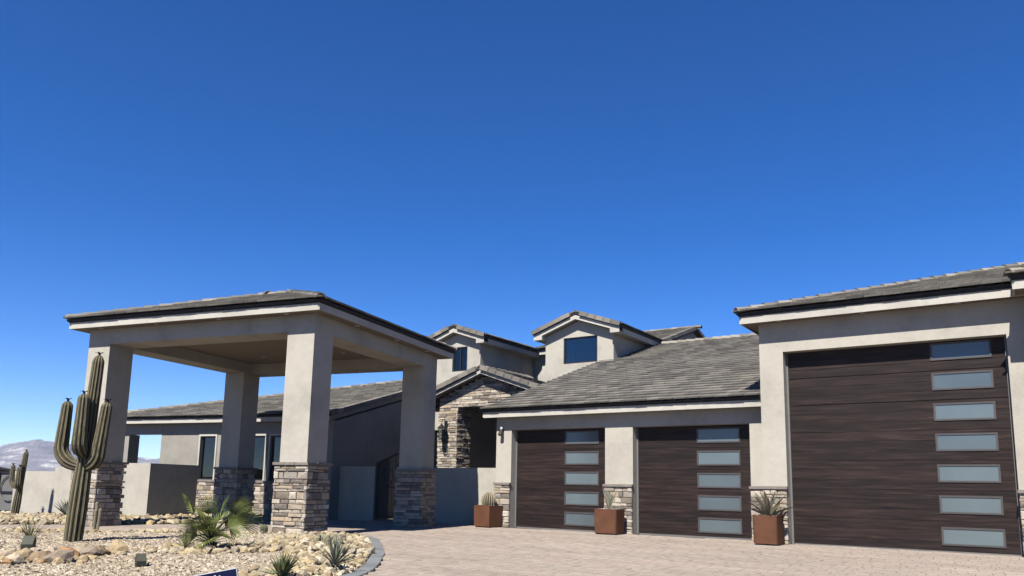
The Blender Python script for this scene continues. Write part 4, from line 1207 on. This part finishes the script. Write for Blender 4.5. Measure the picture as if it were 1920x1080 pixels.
def palm(label, at, fronds):
    t = thing('fan_palm', label, 'palm', G, at)
    mb = MB(); mb.tube([(at[0], at[1], -.02), (at[0], at[1], .12), (at[0], at[1], .22)], [.09, .11, .05], 9); part('stub_trunk', mb, M['palm_dark'], t)
    rr = random.Random(12); cache = []
    for q in range(5):
        mb = MB(); vv, ff = blade(.34 + .03 * q, .016, -.25 + .1 * q); mb.add(vv, ff); cache.append(mb.mesh('blade', M['palm']))
    for q in range(70):
        o = bpy.data.objects.new('blade', cache[q % 5]); COL.objects.link(o); o.parent = t
        o.matrix_local = Matrix.Translation((0, 0, .12)) @ Matrix.Rotation(rr.uniform(0, 6.3), 4, 'Z') @ Matrix.Rotation(rr.uniform(.1, 1.35), 4, 'X')
    for s, fz, z, size, roll in fronds:
        tip = RH * s + FH * fz + Vector((0, 0, z))
        b = Vector((0, 0, .16))
        mid = b + (tip - b) * .5 + Vector((0, 0, .05))
        mb = MB(); mb.tube([Vector(at) + b, Vector(at) + mid, Vector(at) + tip], [.014, .011, .008], 5)
        fr = part('frond', mb, M['palm_dark'], t)
        d = (tip - mid).normalized()
        x = d.cross(Vector((0, 0, 1)))
        if x.length < .05: x = RH.copy()
        x.normalize(); zz = x.cross(d)
        rot = Matrix((x, d, zz)).transposed().to_4x4()
        o = bpy.data.objects.new('fan_blade', RNG.choice(FANS)); COL.objects.link(o); o.parent = fr
        o.matrix_local = Matrix.Translation(Vector(at) + tip) @ rot @ Matrix.Rotation(roll, 4, 'Y') @ Matrix.Rotation(.25, 4, 'X') @ Matrix.Scale(size / .42, 4)
    return t
palm('green fan palm with drooping fronds in the front rock bed', (-10.09, 7.15, .06),
     [(-.28, 0, .54, .33, .5), (-.07, .05, .52, .30, .1), (.10, .08, .50, .32, -.3), (.30, .0, .52, .33, -.5), (.42, -.05, .40, .33, -.9), (.30, -.12, .34, .28, -1.2), (-.20, -.05, .30, .27, .8),
      (.0, -.2, .34, .32, .2), (.16, -.2, .24, .30, -.4), (-.05, .22, .40, .32, 2.7), (.05, -.22, .16, .28, .5), (-.12, -.2, .22, .28, .9), (.12, .2, .40, .30, 2.4), (-.16, .12, .40, .30, .6), (.22, .15, .30, .28, -1.0), (.0, -.1, .28, .26, .0)])
def tuft(name, label, at, mat, n, L, w, spread=1.0, seed=0, cat='plant', group=None, low=.25):
    r = random.Random(seed)
    lv = []
    for i in range(n):
        el = r.uniform(low, 1.5) if i % 3 else r.uniform(.9, 1.55)
        lv.append((r.uniform(0, 2 * pi), el, L * r.uniform(.7, 1.1), w, r.choice((-.3, -.1, .1)) * spread))
    return rosette(name, label, cat, at, mat, lv, group, 'blade')
tuft('yucca', 'spiky blue-green yucca among yellow rocks near the grey kerb', (-7.06, 6.75, .09), 'yucca', 70, .36, .018, seed=1)
tuft('yucca', 'green spiky yucca rosette cut by the bottom edge beside the blue sign', (-6.72, 5.66, .06), 'yucca_green', 70, .26, .022, seed=2)
tuft('grass_clump', 'thin dry grass clump beside the box light left of the tall saguaro', (-13.2, 6.1, .08), 'dry_grass', 36, .42, .012, seed=3)
tuft('agave', 'blue-green agave at the foot of the far left garden wall', (-22.2, 11.15, .05), 'yucca', 46, .5, .06, seed=4, low=.4)
tuft('grass_clump', 'low green weeds at the base of the courtyard wall beside the first planter', (-13.1, 17.75, -.01), 'green_tuft', 60, .2, .012, seed=5, low=.1)
tuft('grass_clump', 'dry tuft at the left foot of the fan palm', (-10.55, 7.05, .08), 'yucca_green', 30, .30, .012, seed=6)
# column cacti and clumps of small ones
def small_cactus(name, label, at, h, r, ribs, mat2=('hedgehog', 'barrel_rib'), stems=1, seed=0):
    t = thing(name, label, 'cactus', G, at); rr = random.Random(seed)
    for i in range(stems):
        a = rr.uniform(0, 6.3); d = 0 if i == 0 else r * 2.0 * sqrt(rr.random() * stems / 5)
        b = Vector(at) + Vector((d * cos(a), d * sin(a), -.02)); hh = h * rr.uniform(.65, 1.05)
        pth, rad = dome_path(b, b + Vector((rr.uniform(-.02, .02), rr.uniform(-.02, .02), hh)), r * rr.uniform(.8, 1.1), 4, .95, .85)
        part('stem', ribbed(pth, rad, ribs, .2, 4), [M[mat2[0]], M[mat2[1]]], t)
    return t
small_cactus('hedgehog_cactus', 'spreading clump of small grey-green cactus stems right of the middle column', (-9.75, 9.15, .07), .19, .045, 9, stems=40, seed=1)
small_cactus('column_cactus', 'thin pale cactus standing beside the left porch column behind the saguaro', (-16.2, 8.75, .0), .60, .03, 8, ('hedgehog', 'barrel_rib'), stems=3, seed=2)
small_cactus('barrel_cactus', 'little round green cactus at the left foot of the middle column', (-12.98, 10.42, .06), .22, .085, 13, ('green_tuft', 'hedgehog'), seed=3)

# ================================================================ PLANTERS
def planter(label, x, y, w, d, h, round_, rot, bottom_label=None):
    fr = G @ Matrix.Translation((x, y, 0)) @ Matrix.Rotation(rot, 4, 'Z')
    t = link('planter', None, None, fr); tag(t, label, 'planter', 'rusted steel planters between the garage doors')
    n = 4
    out = []
    for cxx, cyy, a0 in ((w / 2, d / 2, 0), (-w / 2, d / 2, 90), (-w / 2, -d / 2, 180), (w / 2, -d / 2, 270)):
        for k in range(n + 1):
            a = radians(a0 + 90 * k / n); r = round_
            out.append((cxx - math.copysign(r, cxx) + r * cos(a), cyy - math.copysign(r, cyy) + r * sin(a)))
    N_ = len(out)
    mb = MB(); taper = .965
    inn = [(a * .94, b * .94) for a, b in out]
    v = [(a * taper, b * taper, .03) for a, b in out] + [(a, b, h) for a, b in out] + [(a, b, h) for a, b in inn] + [(a, b, h - .06) for a, b in inn]
    f = [tuple(range(N_))[::-1]]
    for L in range(3): f += [(L * N_ + k, L * N_ + (k + 1) % N_, (L + 1) * N_ + (k + 1) % N_, (L + 1) * N_ + k) for k in range(N_)]
    f.append(tuple(range(3 * N_, 4 * N_)))
    mb.add(v, f); part('body', mb, M['corten'], t, fr)
    mb = MB(); mb.box(-w * .42, w * .42, -d * .42, d * .42, 0, .031); part('foot', mb, M['iron'], t, fr)
    pts = np.array([(RNG.uniform(-w * .44, w * .44), RNG.uniform(-d * .44, d * .44), h - .04 + RNG.uniform(0, .02)) for _ in range(150)])
    R = rot_mats(len(pts)); s = NPR.uniform(.018, .034, (len(pts), 1, 1))
    vv = np.einsum('nij,kj->nki', R, OV) * s + pts[:, None]
    ff = OF[None] + (np.arange(len(pts)) * 6)[:, None, None]
    g = joined('pebbles', M['white'], vv.reshape(-1, 3), ff.reshape(-1, 3), t, fr); g['kind'] = 'stuff'
    return t
planter('rusted steel cube planter holding a barrel cactus beside the low courtyard wall', -12.25, 17.16, .56, .56, .58, .015, radians(-6))
planter('rusted steel rounded planter holding upright agave leaves between the two small garage doors', -8.56, 17.0, .60, .52, .60, .06, 0)
planter('rusted steel rounded planter holding a spreading agave left of the tall garage door', -4.62, 16.38, .50, .56, .60, .06, 0)
bt = thing('barrel_cactus', 'ribbed golden barrel cactus in the planter by the courtyard wall', 'cactus', G, (-12.25, 17.16, .55))
pth, rad = [], []
for i in range(15):
    a = i / 14; zz = .52 + .40 * a
    pth.append((-12.25, 17.16, zz)); rad.append(.205 * (max(.02, 1 - (2 * a - .92) ** 2 * .80)) ** .5 if a < .96 else .07)
part('body', ribbed(pth, rad, 18, .26, 6), [M['barrel'], M['barrel_rib']], bt)
r = random.Random(3)
rosette('agave', 'upright pale agave in the planter between the small garage doors', 'agave', (-8.56, 17.0, .55), 'agave',
        [(r.uniform(0, 6.3), r.uniform(1.05, 1.5), r.uniform(.34, .56), .085, r.choice((.2, .3, -.1))) for _ in range(15)])
rosette('agave', 'broad olive agave spreading over the planter left of the tall garage door', 'agave', (-4.62, 16.38, .55), 'aloe',
        [(i * 2.4 + r.uniform(-.2, .2), .35 + 1.1 * (i / 20) ** .8, r.uniform(.48, .6), .10, r.choice((-.4, -.2, -.3))) for i in range(20)])

# ================================================================ BOULDERS, LIGHTS, SIGN
BM = [rock_mesh(200 + k, 2, .17, 'boulder', 'boulder') for k in range(8)]
BLD = [(-10.34, 4.53, 0.117, 'orange-brown boulder, leftmost in the arc round the tall saguaro'),
       (-9.76, 4.38, 0.1014, 'flat tan boulder second from left in the rock arc'),
       (-10.49, 4.78, 0.078, 'small yellow boulder above the left end of the rock arc'),
       (-10, 4.55, 0.117, 'pointed brown boulder near the left end of the rock arc'),
       (-10.47, 4.9, 0.078, 'small pale boulder right of the box light'),
       (-9.73, 4.67, 0.1248, 'pale yellow boulder in the middle of the rock arc'),
       (-10.19, 4.98, 0.1092, 'dark brown boulder in front of the tall saguaro'),
       (-9.55, 4.76, 0.1482, 'long rust-orange boulder in front of the tall saguaro'),
       (-10.95, 5.5, 0.1014, 'whitish boulder leaning on the foot of the tall saguaro'),
       (-9.85, 5.03, 0.117, 'brown pointed boulder right of the long rust-orange one'),
       (-10.59, 5.33, 0.1092, 'tan boulder at the right foot of the tall saguaro'),
       (-10.31, 5.4, 0.1014, 'reddish low boulder right of the tall saguaro'),
       (-9.96, 5.32, 0.117, 'grey-tan boulder near the right end of the rock arc'),
       (-10.04, 5.5, 0.1248, 'blocky tan boulder near the right end of the rock arc'),
       (-10.31, 5.9, 0.1326, 'dark-sided boulder, rightmost in the rock arc'),
       (-11, 5.15, 0.0858, 'small brown boulder behind the box light'),
       (-10.9, 5.62, 0.0858, 'small brown boulder touching the left foot of the saguaro'),
       (-10.75, 6.12, 0.078, 'small yellow boulder behind the right end of the rock arc'),
       (-10.75, 4.6, 0.078, 'small tan boulder behind the leftmost one'),
       (-9.45, 5, 0.0624, 'small reddish stone in front of the rock arc')]
def put_boulder(k, x, y, s_, lab, grp):
    o = link('boulder', BM[k % 8], None, Matrix.Translation((x, y, bed_z(x, y) + s_ * .35)) @ Euler((RNG.uniform(-.3, .3), RNG.uniform(-.3, .3), RNG.uniform(0, 6.3))).to_matrix().to_4x4() @ Matrix.Diagonal((s_ * 1.15, s_, s_ * 1.15, 1)))
    tag(o, lab, 'boulder', grp)
for k, (x, y, s_, lab) in enumerate(BLD): put_boulder(k, x, y, s_, lab, 'boulders round the saguaro')
for k in range(60):
    b = BLD[RNG.randrange(len(BLD))]
    put_boulder(k, b[0] + RNG.uniform(-.25, .25), b[1] + RNG.uniform(-.2, .25), RNG.uniform(.03, .07), 'small brown rock wedged among the boulders heaped round the tall saguaro', 'small rocks among the boulders')
def box_light(label, x, y, s, rot):
    fr = Matrix.Translation((x, y, bed_z(x, y))) @ Matrix.Rotation(rot, 4, 'Z')
    t = link('landscape_light', None, None, fr); tag(t, label, 'light', 'box landscape lights')
    mb = MB(); mb.prism([(-s * .7, -s * .8, 0), (-s * .7, s * .5, 0), (-s * .7, s * .8, s * 1.5), (-s * .7, -s * .1, s * 2.2), (-s * .7, -s * 1.0, s * 1.1)], (1.4 * s, 0, 0)); part('housing', mb, M['box_green'], t, fr)
    mb = MB(); mb.box(-s * .5, s * .5, s * .30, s * .62, -.08, s * .4); part('stake', mb, M['iron'], t, fr)
    mb = MB(); mb.box(-s * .5, s * .5, s * .66, s * .72, s * .35, s * 1.2); part('lens', mb, M['frosted'], t, fr)
box_light('small dark green wedge light in open gravel right of the saguaro', -8.6, 5.2, .075, YAW + .6)
box_light('dark green box light with grass behind at the left end of the boulders', -11.43, 5.28, .10, YAW + .3)
# yard sign, cut by the bottom of the photograph
SG = Matrix.Translation((-4.213, 3.19, 0)) @ Matrix.Rotation(YAW, 4, 'Z')
sg = link('yard_sign', None, None, SG); tag(sg, 'navy blue yard sign with white lettering at the bottom edge', 'sign')
SR = SG @ Matrix.Translation((0, 0, .516)) @ Matrix.Rotation(radians(-11.5), 4, 'Y')
mb = MB(); mb.box(-.62, 0, -.006, .006, -.40, 0); bd = part('board', mb, M['blue_sign'], sg, SR)
mb = MB(); mb.box(-.62, .004, -.008, .008, .001, .006); mb.box(.001, .005, -.008, .008, -.40, .0); part('edge_trim', mb, M['white_print'], sg, SR)
mb = MB()
for x in (-.5, -.12): mb.box(x, x + .012, .008, .016, -.75, -.02)
part('stake', mb, M['grey_metal'], sg, SR)
cu = bpy.data.curves.new('lettering', 'FONT'); cu.body = 'elie'; cu.size = .13; cu.extrude = .001; cu.align_x = 'RIGHT'
tmp = bpy.data.objects.new('lettering', cu); COL.objects.link(tmp)
dg = bpy.context.evaluated_depsgraph_get()
me = bpy.data.meshes.new_from_object(tmp.evaluated_get(dg)); me.materials.clear(); me.materials.append(M['white_print'])
bpy.data.objects.remove(tmp)
link('lettering', me, sg, SR @ Matrix.Translation((-.03, -.009, -.105)) @ Matrix.Rotation(pi / 2, 4, 'X'))

# ================================================================ HAZE
mb = MB(); mb.box(-2600, 2600, -1500, 2600, -2.6, 112)
hz = link('haze', mb.mesh('haze', []), None)
hm = bpy.data.materials.new('air'); hm.use_nodes = True
nt = hm.node_tree; nt.nodes.clear()
out = nt.nodes.new('ShaderNodeOutputMaterial'); pvn = nt.nodes.new('ShaderNodeVolumePrincipled')
pvn.inputs['Color'].default_value = (.62, .74, 1, 1)
pvn.inputs['Density'].default_value = .00020
nt.links.new(pvn.outputs[0], out.inputs['Volume'])
hz.data.materials.clear(); hz.data.materials.append(hm)
hz['kind'] = 'stuff'
